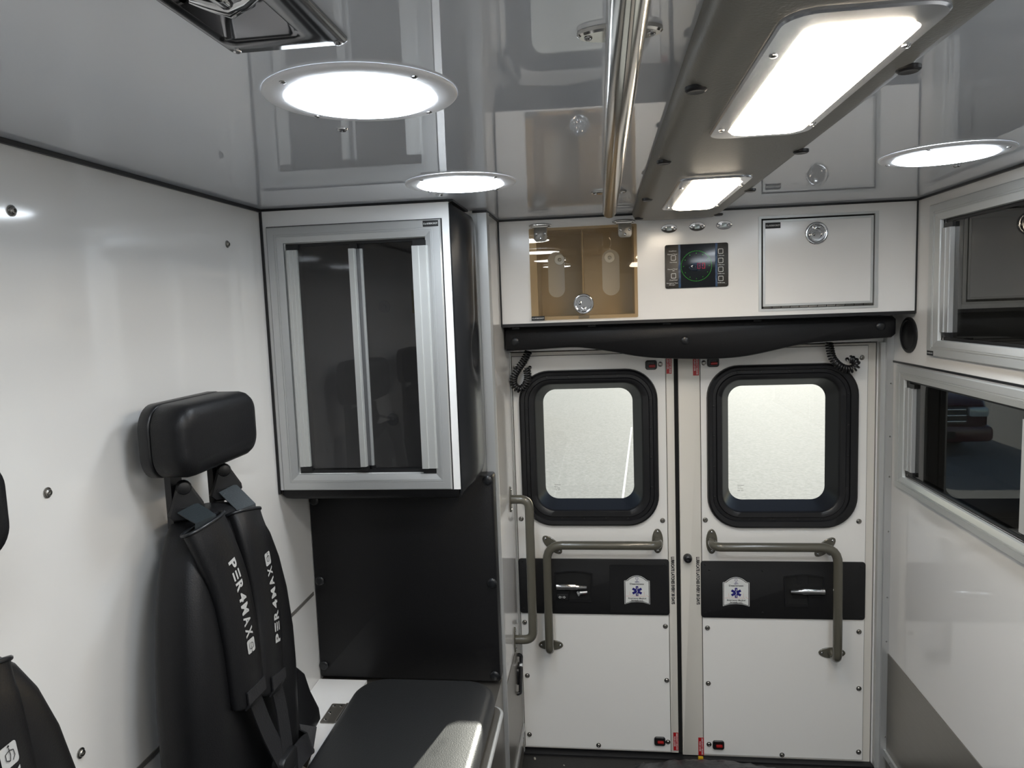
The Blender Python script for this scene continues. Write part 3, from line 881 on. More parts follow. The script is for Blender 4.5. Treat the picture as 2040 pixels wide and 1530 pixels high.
mk(B(BPP).loft([[(q[0], q[1], w_) for q in shrink(outl, k)] for w_, k in ((-.13, .0), (-.008, .0), (-.003, .002), (0, .006))]), 'pad', 'vinyl', bp, 50)
for (x, z) in ((-.273, 1.474), (.255, 1.461), (.827, 1.486)):
    put('button', m_button, 'vinyls', 'button', bp, BPP, x, z, -.001)
for x in (-.27, -.03, .20, .47):
    mk(B(BPP).plate(x - .012, x + .012, 1.512, 1.518, -.006, .004, .002, .001), 'clip', 'plastic', bp)

# coiled cords hanging over the door corners
def cord(label, pts, R=.0105, turns_per_m=122, eye=None):
    path = spline(pts, 40)
    L = [0]
    for i in range(1, len(path)):
        L.append(L[-1] + (path[i] - path[i - 1]).length)
    n = int(L[-1] * turns_per_m * 10)
    out, N, k = [], None, 0
    for i in range(n + 1):
        s_ = L[-1] * i / n
        while k < len(L) - 2 and L[k + 1] < s_:
            k += 1
        f = (s_ - L[k]) / max(1e-9, L[k + 1] - L[k])
        p = path[k].lerp(path[k + 1], f)
        t = (path[k + 1] - path[k]).normalized()
        N = t.orthogonal().normalized() if N is None else (N - t * N.dot(t)).normalized()
        Bn = t.cross(N)
        a = 2 * pi * i / 10
        out.append(p + (N * cos(a) + Bn * sin(a)) * R)
    e = empty('coil_cord', tuple(path[-1]), label, 'cord', 'coiled cords at the door tops')
    mk(B().tube([tuple(p) for p in out], .0033, 6), 'coil', 'plastic', e, 60)
    if eye:
        mk(B(DOORP).lathe(eye[0], eye[1], [(.0065, .001), (.0065, .006), (.004, .008), (.002, .0075), (0, .0075)], 14), 'eyelet', 'chrome', e)
    return e
CY = 2.408
cord('black coiled cord looped over the left door corner', [(x, CY, z) for x, z in ((-.243, 1.436), (-.244, 1.430), (-.258, 1.404), (-.276, 1.380), (-.291, 1.356), (-.296, 1.335), (-.290, 1.317), (-.273, 1.309), (-.256, 1.323), (-.248, 1.343), (-.248, 1.362), (-.251, 1.378))], eye=(-.243, 1.3775))
cord('black coiled cord curled over the right door corner', [(x, CY, z) for x, z in ((.711, 1.436), (.712, 1.430), (.716, 1.406), (.723, 1.384), (.740, 1.363), (.762, 1.351), (.783, 1.351), (.794, 1.362), (.788, 1.376), (.774, 1.381))], eye=(.778, 1.3775))

# ------------------------------------------------------------------ tall cabinet at the left
def rails4(p, P, o, i, m='alu', h=.012, w=0.0):
    """mitred frame of four ridged profile rails between outer and inner rectangles"""
    # profile across the face: fraction from outer to inner, height
    prof = [(0, 0), (0, h * .75), (.06, h), (.46, h), (.465, h * .88), (.505, h * .88), (.51, h), (.575, h), (.58, h * .88), (.62, h * .88), (.625, h * .97), (.90, h * .74), (.97, h * .66), (1.0, h * .2), (1.0, -.004)]
    C = [((o[0], o[2]), (i[0], i[2])), ((o[1], o[2]), (i[1], i[2])), ((o[1], o[3]), (i[1], i[3])), ((o[0], o[3]), (i[0], i[3]))]
    for k in range(4):
        (A, a), (Bb, b_) = C[k], C[(k + 1) % 4]
        n = len(prof)
        vs = [(A[0] + (a[0] - A[0]) * f, A[1] + (a[1] - A[1]) * f, w + hh) for f, hh in prof] + [(Bb[0] + (b_[0] - Bb[0]) * f, Bb[1] + (b_[1] - Bb[1]) * f, w + hh) for f, hh in prof]
        b = B(P).add(vs, [(j, j + n, j + n + 1, j + 1) for j in range(n - 1)] + [tuple(range(n)), tuple(reversed(range(n, 2 * n)))])
        mk(b, 'frame_rail', m, p, 25)

tc = empty('wall_cabinet', (-.6, YC, 1.127), 'tall wall cabinet with two smoked sliding panes and padded black side', 'cabinet')
CX0, CX1, CZ0, CZ1 = XL + .004, -.364, 1.127, 1.8485
CO = (-.787, -.425, 1.171, 1.760)
mk(B(CABP).shape([rect(CX0, CX1, CZ0, CZ1 - .005), rect(*CO)], -.014, 0), 'front_panel', 'cab', tc, 0)
b = B()
b.box(CX0, CX0 + .01, YC + .014, YP - .002, CZ0, CZ1)
b.box(CX1 - .012, CX1 - .002, YC + .014, YP - .002, CZ0, CZ1)
b.box(CX0 + .01, CX1 - .012, YC + .014, YP - .002, CZ0, CZ0 + .012)
b.box(CX0 + .01, CX1 - .012, YC + .014, YP - .002, CZ1 - .02, CZ1)
b.box(CX0 + .01, CX1 - .012, YP - .012, YP - .002, CZ0 + .012, CZ1 - .02)
mk(b, 'carcass', 'inner', tc, 0)
rails4(tc, CABP, (-.831, -.384, 1.129, 1.802), (-.788, -.425, 1.1705, 1.7605), 'alu', .010, .0003)
mk(B(CABP).shape([rect(-.8335, -.3815, 1.1275, 1.8045), rect(-.8305, -.3845, 1.130, 1.8015)], .0001, .0008), 'frame_gasket', 'gap', tc, 0)
# sliding panes
mk(B(CABP).box(-.786, -.596, 1.173, 1.758, -.009, -.005), 'sliding_pane', 'smoke', tc, 0)
mk(B(CABP).box(-.622, -.427, 1.173, 1.758, -.018, -.014), 'sliding_pane', 'smoke', tc, 0)
mk(B(CABP).box(-.786, -.427, 1.1715, 1.1800, -.022, -.0045), 'track', 'plastic', tc, 0)
mk(B(CABP).box(-.786, -.427, 1.7530, 1.7600, -.022, -.0045), 'track', 'plastic', tc, 0)
def pull(p, P, u0, u1, v0, v1, w0, h, m='aluw', steps=3):
    b = B(P)
    prof = [(u0, w0), (u0, w0 + h)]
    for k in range(steps):
        a = u0 + (u1 - u0) * (k + .85) / steps
        c = u0 + (u1 - u0) * (k + 1) / steps
        prof += [(a, w0 + h * (1 - .12 * k)), (a + .0003, w0 + h * (.85 - .12 * k)), (c, w0 + h * (.85 - .12 * k))]
    prof += [(u1, w0)]
    b.loft([[(q[0], v, q[1]) for q in prof] for v in (v1, v0)])
    o = mk(b, 'pull_stile', m, p, 0)
    mk(B(P).box(u0 + .001, u1 + .004, v1, v1 + .013, w0, w0 + h * .6), 'end_cap', 'plastic', o, 0)
    mk(B(P).box(u0 + .001, u1 + .004, v0 - .013, v0, w0, w0 + h * .6), 'end_cap', 'plastic', o, 0)
    return o
pull(tc, CABP, -.783, -.756, 1.190, 1.744, -.0048, .012)
pull(tc, CABP, -.620, -.6045, 1.189, 1.741, -.0048, .014, steps=1)
pull(tc, CABP, -.607, -.590, 1.189, 1.741, -.0138, .006, 'alu', steps=1)
pull(tc, CABP, -.457, -.419, 1.184, 1.740, -.0048, .020, steps=2)
caplabel(tc, CABP, -.427, -.3885, 1.7845, 1.7990, .0106)
BP2 = Pl((0, YP - .0125, 0), (1, 0, 0), (0, 0, 1))
for x, z in ((-.605, 1.596), (-.598, 1.275)):
    put('fender', None, 'aluw', 'washer_screw', tc, BP2, x, z)
mk(B(BP2).box(-.525, -.495, 1.575, 1.640, .0002, .001), 'warning_label', 'ylabel', tc, 0)
# padded side and underside
b = B()
ny, nz = 18, 40
vs = []
for j in range(nz + 1):
    z = CZ0 - .012 + (CZ1 - .008 - CZ0 + .012) * j / nz
    for i in range(ny + 1):
        f = i / ny
        y = YC + .002 + (YP - .004 - YC - .002) * f
        e = min(1, (z - CZ0 + .012) / .06) if z < CZ0 + .048 else min(1, (CZ1 - .008 - z) / .05)
        e = max(e, 0)
        prof = (1 - abs(2 * f - 1) ** 3.2)
        bulge = .004 + .036 * prof * sqrt(max(0, 1 - (1 - e) ** 2))
        d2 = ((y - 1.885) / .026) ** 2 + ((z - 1.472) / .045) ** 2
        bulge -= .027 * math.exp(-d2)
        d3 = ((y - 1.90) / .012) ** 2 + ((z - 1.60) / .14) ** 2
        bulge -= .005 * math.exp(-d3)
        vs.append((CX1 - .001 + max(bulge, .001), y, z))
b.add(vs, [(j * (ny + 1) + i, j * (ny + 1) + i + 1, (j + 1) * (ny + 1) + i + 1, (j + 1) * (ny + 1) + i) for j in range(nz) for i in range(ny)])
b.box(CX1 - .001, CX1 + .002, YC + .002, YP - .004, CZ0 - .012, CZ1 - .008)
mk(b, 'side_pad', 'vinyls', tc, 70)
b = B()
L = []
for w_, k in ((CZ0 - .0005, 0), (CZ0 - .014, 0), (CZ0 - .024, .006), (CZ0 - .028, .016)):
    L.append([(p[0], p[1], w_) for p in rr(CX0 + k, CX1 - .001 - k * .5, YC + .003 + k, YP - .004, .012, 4)])
b.loft(list(reversed(L)))
mk(b, 'under_pad', 'vinyl', tc, 50)
put('button', None, 'vinyls', 'button', tc, Pl((CX1 + .004, 0, 0), (0, 1, 0), (0, 0, 1)), YC + .03, 1.150, .004)
g2 = B()
g2.box(CX0 - .003, CX1, YC - .003, YC + .004, ZC - .006, ZC - .0008)
g2.box(CX0 - .0035, CX0 + .0025, YC - .004, YC + .004, CZ0 - .01, ZC - .006)
g2.box(CX1 - .002, CX1 + .012, YC, YP - .03, ZC - .006, ZC - .0008)
mk(g2, 'gasket', 'rubber', tc, 0)

# ------------------------------------------------------------------ black padded back board under the cabinet
pb = empty('back_pad', (-.58, YP, .515), 'large flat black upholstered board below the tall cabinet', 'upholstered board')
PX0, PX1, PZ0, PZ1 = XL + .002, -.309, .516, 1.120
PPP = Pl((0, YP, 0), (1, 0, 0), (0, 0, 1))
mk(B(PPP).plate(PX0, PX1, PZ0, PZ1, .0065, .052, .008, .006), 'pad', 'vinyl', pb, 40)
for (x, z) in ((-.830, .811), (-.323, .810), (-.834, .553), (-.326, .535), (-.325, 1.105), (-.832, 1.05)):
    put('button', None, 'vinyls', 'button', pb, PPP, x, z, .0515)

# ------------------------------------------------------------------ sliding window cabinets in the right wall
def wallcab(label, outer, op, stile_u, lab, right_stile=None):
    t = empty('sliding_cabinet', RWP((outer[0] + outer[1]) / 2, outer[2], 0), label, 'cabinet', None)
    D = .24
    b = B(RWP)
    b.box(op[0] - .006, op[1] + .006, op[2] - .006, op[2], -D, -.031)
    b.box(op[0] - .006, op[1] + .006, op[3], op[3] + .006, -D, -.031)
    b.box(op[0] - .006, op[0], op[2], op[3], -D, -.031)
    b.box(op[1], op[1] + .006, op[2], op[3], -D, -.031)
    b.box(op[0] - .006, op[1] + .006, op[2] - .006, op[3] + .006, -D - .008, -D)
    mk(b, 'carcass', 'inner_shade', t, 0)
    rails4(t, RWP, outer, op, 'aluw', .013, .0003)
    mid = (op[0] + op[1]) / 2
    mk(B(RWP).box(op[0] + .001, mid + .02, op[2] + .002, op[3] - .002, -.012, -.008), 'sliding_pane', 'dark', t, 0)
    mk(B(RWP).box(mid - .02, op[1] - .001, op[2] + .002, op[3] - .002, -.022, -.018), 'sliding_pane', 'dark', t, 0)
    mk(B(RWP).box(op[0] + .0005, op[1] - .0005, op[2] + .0003, op[2] + .007, -.026, -.005), 'track', 'plastic', t, 0)
    mk(B(RWP).box(op[0] + .0005, op[1] - .0005, op[3] - .007, op[3] - .0003, -.026, -.005), 'track', 'plastic', t, 0)
    pull(t, RWP, stile_u, stile_u + .042, op[2] + .022, op[3] - .022, -.0078, .014, 'alu', steps=2)
    if right_stile:
        pull(t, RWP, right_stile, right_stile + .03, op[2] + .022, op[3] - .022, -.0078, .014, 'aluw', steps=1)
    if lab:
        caplabel(t, RWP, *lab, .0134)
    return t
wallcab('upper aluminium framed sliding cabinet set into the right wall under the ceiling', (-2.158, -.86, 1.407, 1.817), U_OPEN, -2.094, (-2.150, -2.112, 1.409, 1.4215))
wallcab('lower aluminium framed sliding cabinet in the right wall reflecting a parked car', (-2.366, -.86, .985, 1.3645), L_OPEN, -2.306, None, right_stile=-1.69)

# speaker low on the right wall
sp = empty('wall_speaker', RWP(-2.303, 1.457, 0), 'round black speaker on the right wall beside the doors', 'speaker')
mk(B(RWP).lathe(-2.303, 1.457, [(.0535, .0003), (.0535, .004), (.050, .007), (.044, .0075), (.042, .005), (.030, .004), (.012, .006), (0, .007)], 32, su=1.1), 'grille', 'plastic', sp)
mk(B(RWP).rings([(-2.303 - .060, -2.303 - .052, 1.455, 1.463, .002, .0003), (-2.303 - .060, -2.303 - .052, 1.455, 1.463, .002, .004)], cap1=True), 'tab', 'plastic', sp)

# black hold-open catch on the return wall
hc = empty('wall_catch', RETP(2.33, .30, 0), 'slim black plastic catch on the steel of the narrow wall below the vertical rail', 'catch')
mk(B(RETP).tube(fillet([(2.36, .405, .002), (2.36, .402, .013), (2.33, .375, .014), (2.30, .300, .013), (2.298, .298, .002)], .006, 3), .006, 8), 'arm', 'plastic', hc)
mk(B(RETP).plate(2.315, 2.375, .315, .375, .0022, .009, .012, .004), 'catch_body', 'plastic', hc)
mk(B(RETP).lathe(2.335, .379, [(.008, .01), (.008, .018), (.004, .020), (0, .02)], 12), 'pivot', 'alu', hc)

# ------------------------------------------------------------------ ceiling: round lamps, light channel, recessed hook
def round_lamp(x, y, label):
    t = empty('round_lamp', (x, y, ZC), label, 'ceiling light', 'round ceiling lights')
    mk(B(CEILP).lathe(x, -y, [(.118, .0003), (.118, .002), (.1165, .0038), (.1145, .0042), (.094, .0060), (.092, .0052)], 64), 'bezel', 'bezel', t, 40)
    mk(B(CEILP).lathe(x, -y, [(.0917, .0030), (.0917, .0060), (.089, .0074), (.080, .0086), (.05, .0094), (0, .0096)], 48), 'diffuser', 'cool', t, 40)
    for a in (38, 128, 218, 308):
        screw(t, CEILP, x + .1055 * cos(radians(a)), -y + .1055 * sin(radians(a)), .0048)
    al = bpy.data.lights.new('round_lamp_light', 'AREA')
    al.shape = 'DISK'
    al.size = .176
    al.energy = LED_WATT
    al.color = (.84, .92, 1.0)
    al.spread = radians(132)
    ao = bpy.data.objects.new('lamp_light', al)
    COL.objects.link(ao)
    ao.parent = t
    ao.location = (0, 0, -.0112)
round_lamp(-.287, .905, 'large round white ceiling light nearest the camera on the left')
round_lamp(-.290, 1.565, 'round white ceiling light in front of the tall smoked cabinet')
round_lamp(.675, 1.560, 'round white ceiling light above the right wall cabinets')
for x, y, l_ in ((.675, .905, 'unseen round white ceiling light beyond the upper right corner of the picture'), (-.287, .245, 'round white ceiling light out of view above the left seat'), (.675, .245, 'round white ceiling light out of view right beside the viewer'),
                 (-.287, -.415, 'round white ceiling light out of view behind the viewer on the bench side'), (.675, -.415, 'round white ceiling light out of view behind the viewer on the cabinet side')):
    round_lamp(x, y, l_)  # unseen lamps carrying on the rows, added for the light they give

dc_ = empty('light_channel', (.22, .5, ZC), 'long grey padded channel under the ceiling carrying two bright rectangular lights', 'ceiling channel')
b = B()
prof = [(.098, 0), (.098, .010), (.101, .020), (.108, .027), (.118, .0305), (.16, .032), (.28, .032), (.322, .0305), (.333, .027), (.340, .020), (.343, .010), (.343, 0)]
ys = [YF + .02, .0, 1.0, 1.8, 2.12, 2.19, 2.22, 2.235]
L = []
for i, y in enumerate(ys):
    k = [1, 1, 1, 1, 1, .97, .8, .45][i]
    L.append([(p[0], y, ZC - .0005 - p[1] * k) for p in prof])
b.loft(L)
chn = mk(b, 'channel_pad', 'duct', dc_, 50)
PLP = Pl((0, 0, ZC - .0325), (1, 0, 0), (0, -1, 0))
for x, ys_ in ((.112, (.875, 1.302, 1.753, 2.13, .44)), (.331, (.855, 1.279, 1.692, 2.13, .42))):
    for y in ys_:
        put('plug', m_plug, 'rubber', 'plug', dc_, PLP, x, -y, -.004)
def rect_lamp(y, label):
    t = empty('rectangular_lamp', (.226, y, ZC - .032), label, 'ceiling light', 'rectangular lights on the grey channel')
    u0, u1, v0, v1 = .157, .296, -y - .232, -y + .232
    mk(B(PLP).rings([(u0, u1, v0, v1, .030, .0003), (u0, u1, v0, v1, .030, .003), (u0 + .002, u1 - .002, v0 + .002, v1 - .002, .028, .005), (u0 + .022, u1 - .014, v0 + .034, v1 - .034, .020, .0060), (u0 + .024, u1 - .016, v0 + .036, v1 - .036, .018, .002)], n=8), 'mounting_plate', 'polish', t, 40)
    mk(B(PLP).rings([(u0 + .0235, u1 - .0155, v0 + .0355, v1 - .0355, .019, .002), (u0 + .0235, u1 - .0155, v0 + .0355, v1 - .0355, .019, .006), (u0 + .026, u1 - .018, v0 + .038, v1 - .038, .017, .0095), (u0 + .034, u1 - .026, v0 + .048, v1 - .048, .014, .0125)], n=8, cap0=True, cap1=True), 'diffuser', 'warm', t, 40)
    for u in (u0 + .012, u1 - .007):
        for v in (v0 + .06, v1 - .10):
            screw(t, PLP, u, v, .0055)
rect_lamp(1.695, 'rectangular warm white light at the far end of the grey channel')
rect_lamp(.885, 'rectangular warm white light on the grey channel nearest the camera')
rect_lamp(.075, 'rectangular warm white light on the channel above the viewer, outside the picture')

fx = empty('ceiling_hook', (-.30, .60, ZC), 'chrome recessed ceiling hook plate at the top edge of the picture', 'ceiling hook')
u0, u1, v0, v1 = -.362, -.240, -.728, -.480
mk(B(CEILP).rings([(u0, u1, v0, v1, .008, .0003), (u0, u1, v0, v1, .008, .003), (u0 + .003, u1 - .003, v0 + .003, v1 - .003, .006, .0055), (FX0 - .004, FX1 + .004, -FY1 - .004, -FY0 + .004, .012, .0058), (FX0 + .001, FX1 - .001, -FY1 + .001, -FY0 - .001, .010, .003), (FX0 + .003, FX1 - .003, -FY1 + .010, -FY0 - .010, .010, -.012), (FX0 + .012, FX1 - .012, -FY1 + .026, -FY0 - .026, .010, -.034)], n=6, cap1=True), 'bezel', 'chrome_refl', fx, 40)
mk(B(CEILP).tube([(-.345, -.622, -.006), (-.330, -.630, -.003), (-.314, -.634, -.001), (-.298, -.630, -.003), (-.283, -.622, -.006)], [.005, .007, .010, .007, .005], 12), 'hook_bar', 'chrome', fx, 60)
mk(B(CEILP).tube([(-.314, -.664, -.020), (-.314, -.648, -.010), (-.314, -.634, -.003), (-.314, -.600, -.003), (-.314, -.56, -.012)], [.010, .009, .008, .009, .010], 12), 'hook_tongue', 'chrome', fx, 60)
for u in (u0 + .009, u1 - .009):
    for v in (v0 + .009, v1 - .009):
        screw(fx, CEILP, u, v, .0054)

# ------------------------------------------------------------------ bench with cushion
bn = empty('bench', (-.58, .6, 0), 'white topped bench box with steel front along the left wall', 'bench')
mk(B().box(XL + .001, -.704, -.9, 1.962, .504, .514), 'bench_top', 'cab', bn, 0)
mk(B().box(XL + .001, -.312, -.9, YP - .002, .0005, .504), 'bench_body', 'steel', bn, 0)
ld = B()
ld.loft([[(p[0], p[1], z) for p in rr(-.705, -.286, -.85, 1.822, .035, 6)] for z in (.5142, .528)])
bl = empty('storage_hatch', (-.49, .5, .514), 'grey lid board under the bench cushion with a bright rounded metal edge', 'hatch')
mk(ld, 'lid_board', 'steel', bl, 30)
le = B().tube(fillet([(-.40, 1.8225, .5205), (-.2845, 1.8225, .5205), (-.2845, -.82, .5205)], .035, 6), .0065, 10)
mk(le, 'lid_edge_rail', 'aluw', bl, 60)
hg = B().plate(-.758, -.718, 1.735, 1.828, .5143, .5168, .004)
ho = mk(hg, 'hinge', 'steel', bl)
TOPP = Pl((0, 0, .5168), (1, 0, 0), (0, 1, 0))
for x, y in ((-.748, 1.748), (-.748, 1.782), (-.728, 1.815), (-.748, 1.815)):
    screw(ho, TOPP, x, y)
mk(B().tube([(-.714, 1.738, .518), (-.714, 1.825, .518)], .004, 8), 'hinge_pin', 'steel', ho)

cu_ = B()
cz0, cz1 = .5300, .588
LL = []
for z, k, r_ in ((cz0, .010, .075), (cz0 + .006, .002, .08), (cz0 + .018, 0, .082), (cz1 - .020, 0, .082), (cz1 - .009, .004, .080), (cz1 - .003, .011, .075), (cz1, .022, .065)):
    LL.append([(p[0], p[1], z) for p in rr(-.676 + k, -.298 - k, -.80 + k, 1.853 - k, r_, 8)])
cu_.loft(LL)
mk(cu_, 'bench_cushion', 'cush', smooth=50, loc=(-.487, .55, cz0), label='thick black vinyl bench cushion with rounded corners, partly in sunlight', cat='cushion')

# ------------------------------------------------------------------ wall mounted seats with harness
def superloop(yc, hw, xb, xf, z, n=40, e=4.0, dish=0.0):
    out = []
    xm, hx = (xb + xf) / 2, (xf - xb) / 2
    for i in range(n):
        t = 2 * pi * i / n
        c, s_ = cos(t), sin(t)
        y = yc + hw * (abs(c) ** (2 / e)) * (1 if c >= 0 else -1)
        x = xm + hx * (abs(s_) ** (2 / e)) * (1 if s_ >= 0 else -1)
        if dish and s_ > 0:
            x -= dish * math.exp(-((y - yc) / (hw * .55)) ** 2)
        out.append((x, y, z))
    return out

def logo_text(fn, m_parent, name):
    """wide stencil lettering on a curved sleeve; fn maps (along, across) to a point"""
    b = B()
    W_, H_ = .0170, .0225
    x = 0.0
    def put_(vs, fs, x0, w_):
        b.add([tuple(fn(x0 + p[0] * w_, p[1] * H_)) for p in vs], fs)
    for ch in 'PER4MAX':
        w_ = W_ * (1.12 if ch == 'M' else 1.0)
        if ch == 'E':
            for k in (0, 1, 2):
                y0 = -.5 + k * .40
                put_([(0, y0), (1, y0), (1, y0 + .2), (0, y0 + .2)], [(0, 1, 2, 3)], x, w_)
        else:
            vs, fs = glyphs(ch, .035)
            x0, x1 = min(v[0] for v in vs), max(v[0] for v in vs)
            y0, y1 = min(v[1] for v in vs), max(v[1] for v in vs)
            put_([((v[0] - x0) / (x1 - x0), (v[1] - y0) / (y1 - y0) - .5) for v in vs], fs, x, w_)
        x += w_ + .0050
    o = mk(b, 'lettering', 'silvertxt', m_parent, 0)
    q = rr(x, x + .026, -.0125, .0125, .004, 4)
    b2 = B().add([tuple(fn(*p)) for p in q], [tuple(range(len(q)))])
    lg = mk(b2, 'logo_patch', 'silvertxt', m_parent, 0)
    b3 = B()
    pts = [(.006, -.003), (.010, -.007), (.017, -.006), (.019, 0), (.017, .006), (.010, .006), (.007, .001), (.013, -.001), (.022, .000)]
    for i in range(len(pts) - 1):
        (a, c), (d_, e_) = pts[i], pts[i + 1]
        tx, ty = d_ - a, e_ - c
        l_ = sqrt(tx * tx + ty * ty)
        nx, ny_ = -ty / l_ * .0005, tx / l_ * .0005
        b3.add([tuple(fn(x + u, v, .0006)) for u, v in ((a + nx, c + ny_), (d_ + nx, e_ + ny_), (d_ - nx, e_ - ny_), (a - nx, c - ny_))], [(0, 1, 2, 3)])
    b3.add([tuple(fn(x + .024 + .0014 * cos(k * pi / 4), .0014 * sin(k * pi / 4), .0006)) for k in range(8)], [tuple(range(8))])
    mk(b3, 'logo_mark', 'black', lg, 0)

def seat(yc, label, first):
    t = empty('attendant_seat', (-.76, yc, .53), label, 'seat', 'folding seats on the left wall')
    lev = [(.533, .170, -.70), (.548, .184, -.684), (.62, .194, -.676), (.72, .198, -.672), (.82, .200, -.670), (.90, .199, -.671), (.993, .188, -.675), (1.067, .172, -.682), (1.125, .153, -.692), (1.165, .133, -.704), (1.190, .110, -.718), (1.205, .085, -.735), (1.212, .055, -.755)]
    mk(B().loft([superloop(yc, hw, -.806, xf, z, e=3.4, dish=.022 * min(1, (1.212 - z) / .15)) for z, hw, xf in lev]), 'backrest', 'vinyl', t, 70)
    mk(B().box(-.8485, -.80, yc - .03, yc + .07, .56, 1.00), 'wall_mount', 'plastic', t, 0)
    # headrest: rear shell and front cushion
    def slab(x0, x1, hw, z0, z1, r_, c, name, m):
        P = Pl((0, yc + .007, 0), (0, 1, 0), (0, 0, 1))
        c0 = .002
        L = [[(p[0], p[1], x0) for p in rr(-hw + c0, hw - c0, z0 + c0, z1 - c0, r_, 8)]]
        for w_, k in ((x0 + c0, 0), (x1 - c, 0), (x1 - c * .55, c * .12), (x1 - c * .2, c * .42), (x1, c * 1.1)):
            L.append([(p[0], p[1], w_) for p in rr(-hw + k, hw - k, z0 + k, z1 - k, max(r_ - k, .006), 8)])
        return mk(B(P).loft(L), name, m, t, 70)
    slab(-.808, -.785, .139, 1.297, 1.432, .044, .006, 'headrest_shell', 'plastic')
    slab(-.7845, -.718, .139, 1.298, 1.431, .044, .024, 'headrest', 'vinyl')
    for s_ in (-1, 1):
        y = yc + s_ * .0725
        mk(B().box(-.802, -.790, y - .002, y + .034, 1.12, 1.305), 'headrest_post', 'plastic', t, 0)
        # anchor plate with slot and knob
        P = Pl((-.772, y + .012, 1.243), (.80, .60, 0), (0, 0, 1))
        outl_ = [(-.032, -.020), (-.022, -.032), (.012, -.034), (.031, -.012), (.030, -.002), (.010, .034), (-.014, .034)]
        hole = [(-.018, -.020), (.018, -.010), (.019, -.003), (-.017, -.013)]
        br = mk(B(P).loft([[(q[0], q[1], w_) for q in shrink(outl_, k)] for w_, k in ((-.016, .004), (-.012, 0), (.006, 0), (.010, .004))]), 'belt_anchor', 'plastic', t, 40)
        mk(B(P).plate(-.019, .020, -.016, -.006, .0102, .0125, .004), 'slot_bar', 'plastic', br)
        mk(B(P).lathe(-.002, .030, [(.013, -.004), (.014, .008), (.011, .014), (.005, .016), (0, .016)], 14), 'anchor_knob', 'plastic', br)
    # shoulder sleeves
    d = yc - 1.30
    tops = {-1: [(-.700, 1.207, 1.219), (-.685, 1.211, 1.171), (-.670, 1.222, 1.095), (-.660, 1.226, .997), (-.655, 1.226, .899), (-.653, 1.226, .865)],
            1: [(-.700, 1.357, 1.199), (-.680, 1.346, 1.141), (-.668, 1.347, 1.022), (-.660, 1.335, .946), (-.655, 1.319, .875), (-.653, 1.316, .84)]}
    for s_ in (-1, 1):
        raw = [(x, y + d, z) for x, y, z in tops[s_]]
        path = spline(raw, 10)
        n = len(path)
        A, Bb = .052, .023
        fr = []
        for i, p in enumerate(path):
            tg = (path[min(i + 1, n - 1)] - path[max(i - 1, 0)]).normalized()
            nn = Vector((1, 0.05 * s_, 0.12))
            nn = (nn - tg * nn.dot(tg)).normalized()
            ac = tg.cross(nn)          # points towards -y or +y
            if ac.y < 0:
                ac = -ac
            fr.append((p, tg, nn, ac))
        b = B()
        L = []
        for i, (p, tg, nn, ac) in enumerate(fr):
            f = i / (n - 1)
            a_ = A * (1.05 - .12 * f) * (1 if f < .93 else 1 - .35 * (f - .93) / .07)
            h_ = Bb * (1.0 - .25 * f)
            c_ = p - nn * h_
            L.append([tuple(c_ + ac * (a_ * cos(2 * pi * k / 24)) + nn * (h_ * abs(sin(2 * pi * k / 24)) ** .8 * (1 if sin(2 * pi * k / 24) >= 0 else -1))) for k in range(24)])
        b.loft(L, False, True)
        # rolled rim and dark inside of the open top
        sl_ = mk(b, 'shoulder_sleeve', 'vinyl', t, 70)
        b = B().tube([Vector(q) for q in L[0]] + [Vector(L[0][0])], .0035, 8, False)
        mk(b, 'sleeve_rim', 'vinyls', sl_, 60)
        # arc length for lettering
        LN = [0]
        for i in range(1, n):
            LN.append(LN[-1] + (path[i] - path[i - 1]).length)
        def at(s0, v, up=0.0009):
            s0 = max(0, min(LN[-1] - 1e-4, s0))
            k = 0
            while k < n - 2 and LN[k + 1] < s0:
                k += 1
            f = (s0 - LN[k]) / (LN[k + 1] - LN[k])
            p, tg, nn, ac = fr[k]
            q = path[k].lerp(path[k + 1], f)
            ff = s0 / LN[-1]
            a_ = A * (1.05 - .12 * ff)
            h_ = Bb * (1 - .25 * ff)
            drop = h_ * (1 - max(0, 1 - (v / a_) ** 2) ** .4)
            return q + ac * v + nn * (up - drop)
        if s_ < 0:
            logo_text(lambda u, v, e=0.0: at(.080 + u, v + .000, .0010 + e), sl_, 'l')
        else:
            logo_text(lambda u, v, e=0.0: at(.275 - u, -v + .002, .0010 + e), sl_, 'r')
        # webbing from the anchor into the sleeve, and from the sleeve to the buckle
        p0 = Vector((-.7625, yc + s_ * .0725 + .0005, 1.236))
        p1 = fr[0][0] + Vector((-.016, 0, .002))
        p2 = fr[2][0] + Vector((-.020, 0, -.004))
        mk(B().strip([tuple(p0), tuple(p0.lerp(p1, .5)), tuple(p1), tuple(p2)], (.60, -.50, .62), .040, .0025), 'webbing', 'webb', t, 30)
        q0 = fr[-1][0] + Vector((-.010, 0, .02))
        q1 = Vector((-.662, yc + s_ * .034, .79))
        q2 = Vector((-.655, yc + .02 + s_ * .014, .70))
        mk(B().strip([tuple(p) for p in spline([q0, q1, q2], 6)], (1, 0, .2), .044, .003), 'lower_webbing', 'webk', t, 30)
        mk(B().strip([tuple(fr[k][0] + fr[k][2] * (.0005 - .008 * max(0, (k - n + 5)) / 4)) for k in range(n - 11, n)], [tuple(f_[2]) for f_ in fr[n - 11:]], .062, .003), 'sleeve_flap', 'webk', t, 30)
    # buckle, tongue and lap belt
    Pb = Pl((-.655, yc + .02, .665), (0, 1, 0), (0, 0, 1))
    mk(B(Pb).plate(-.034, .034, -.045, .040, -.012, .014, .014, .006), 'buckle', 'plastic', t, 40)
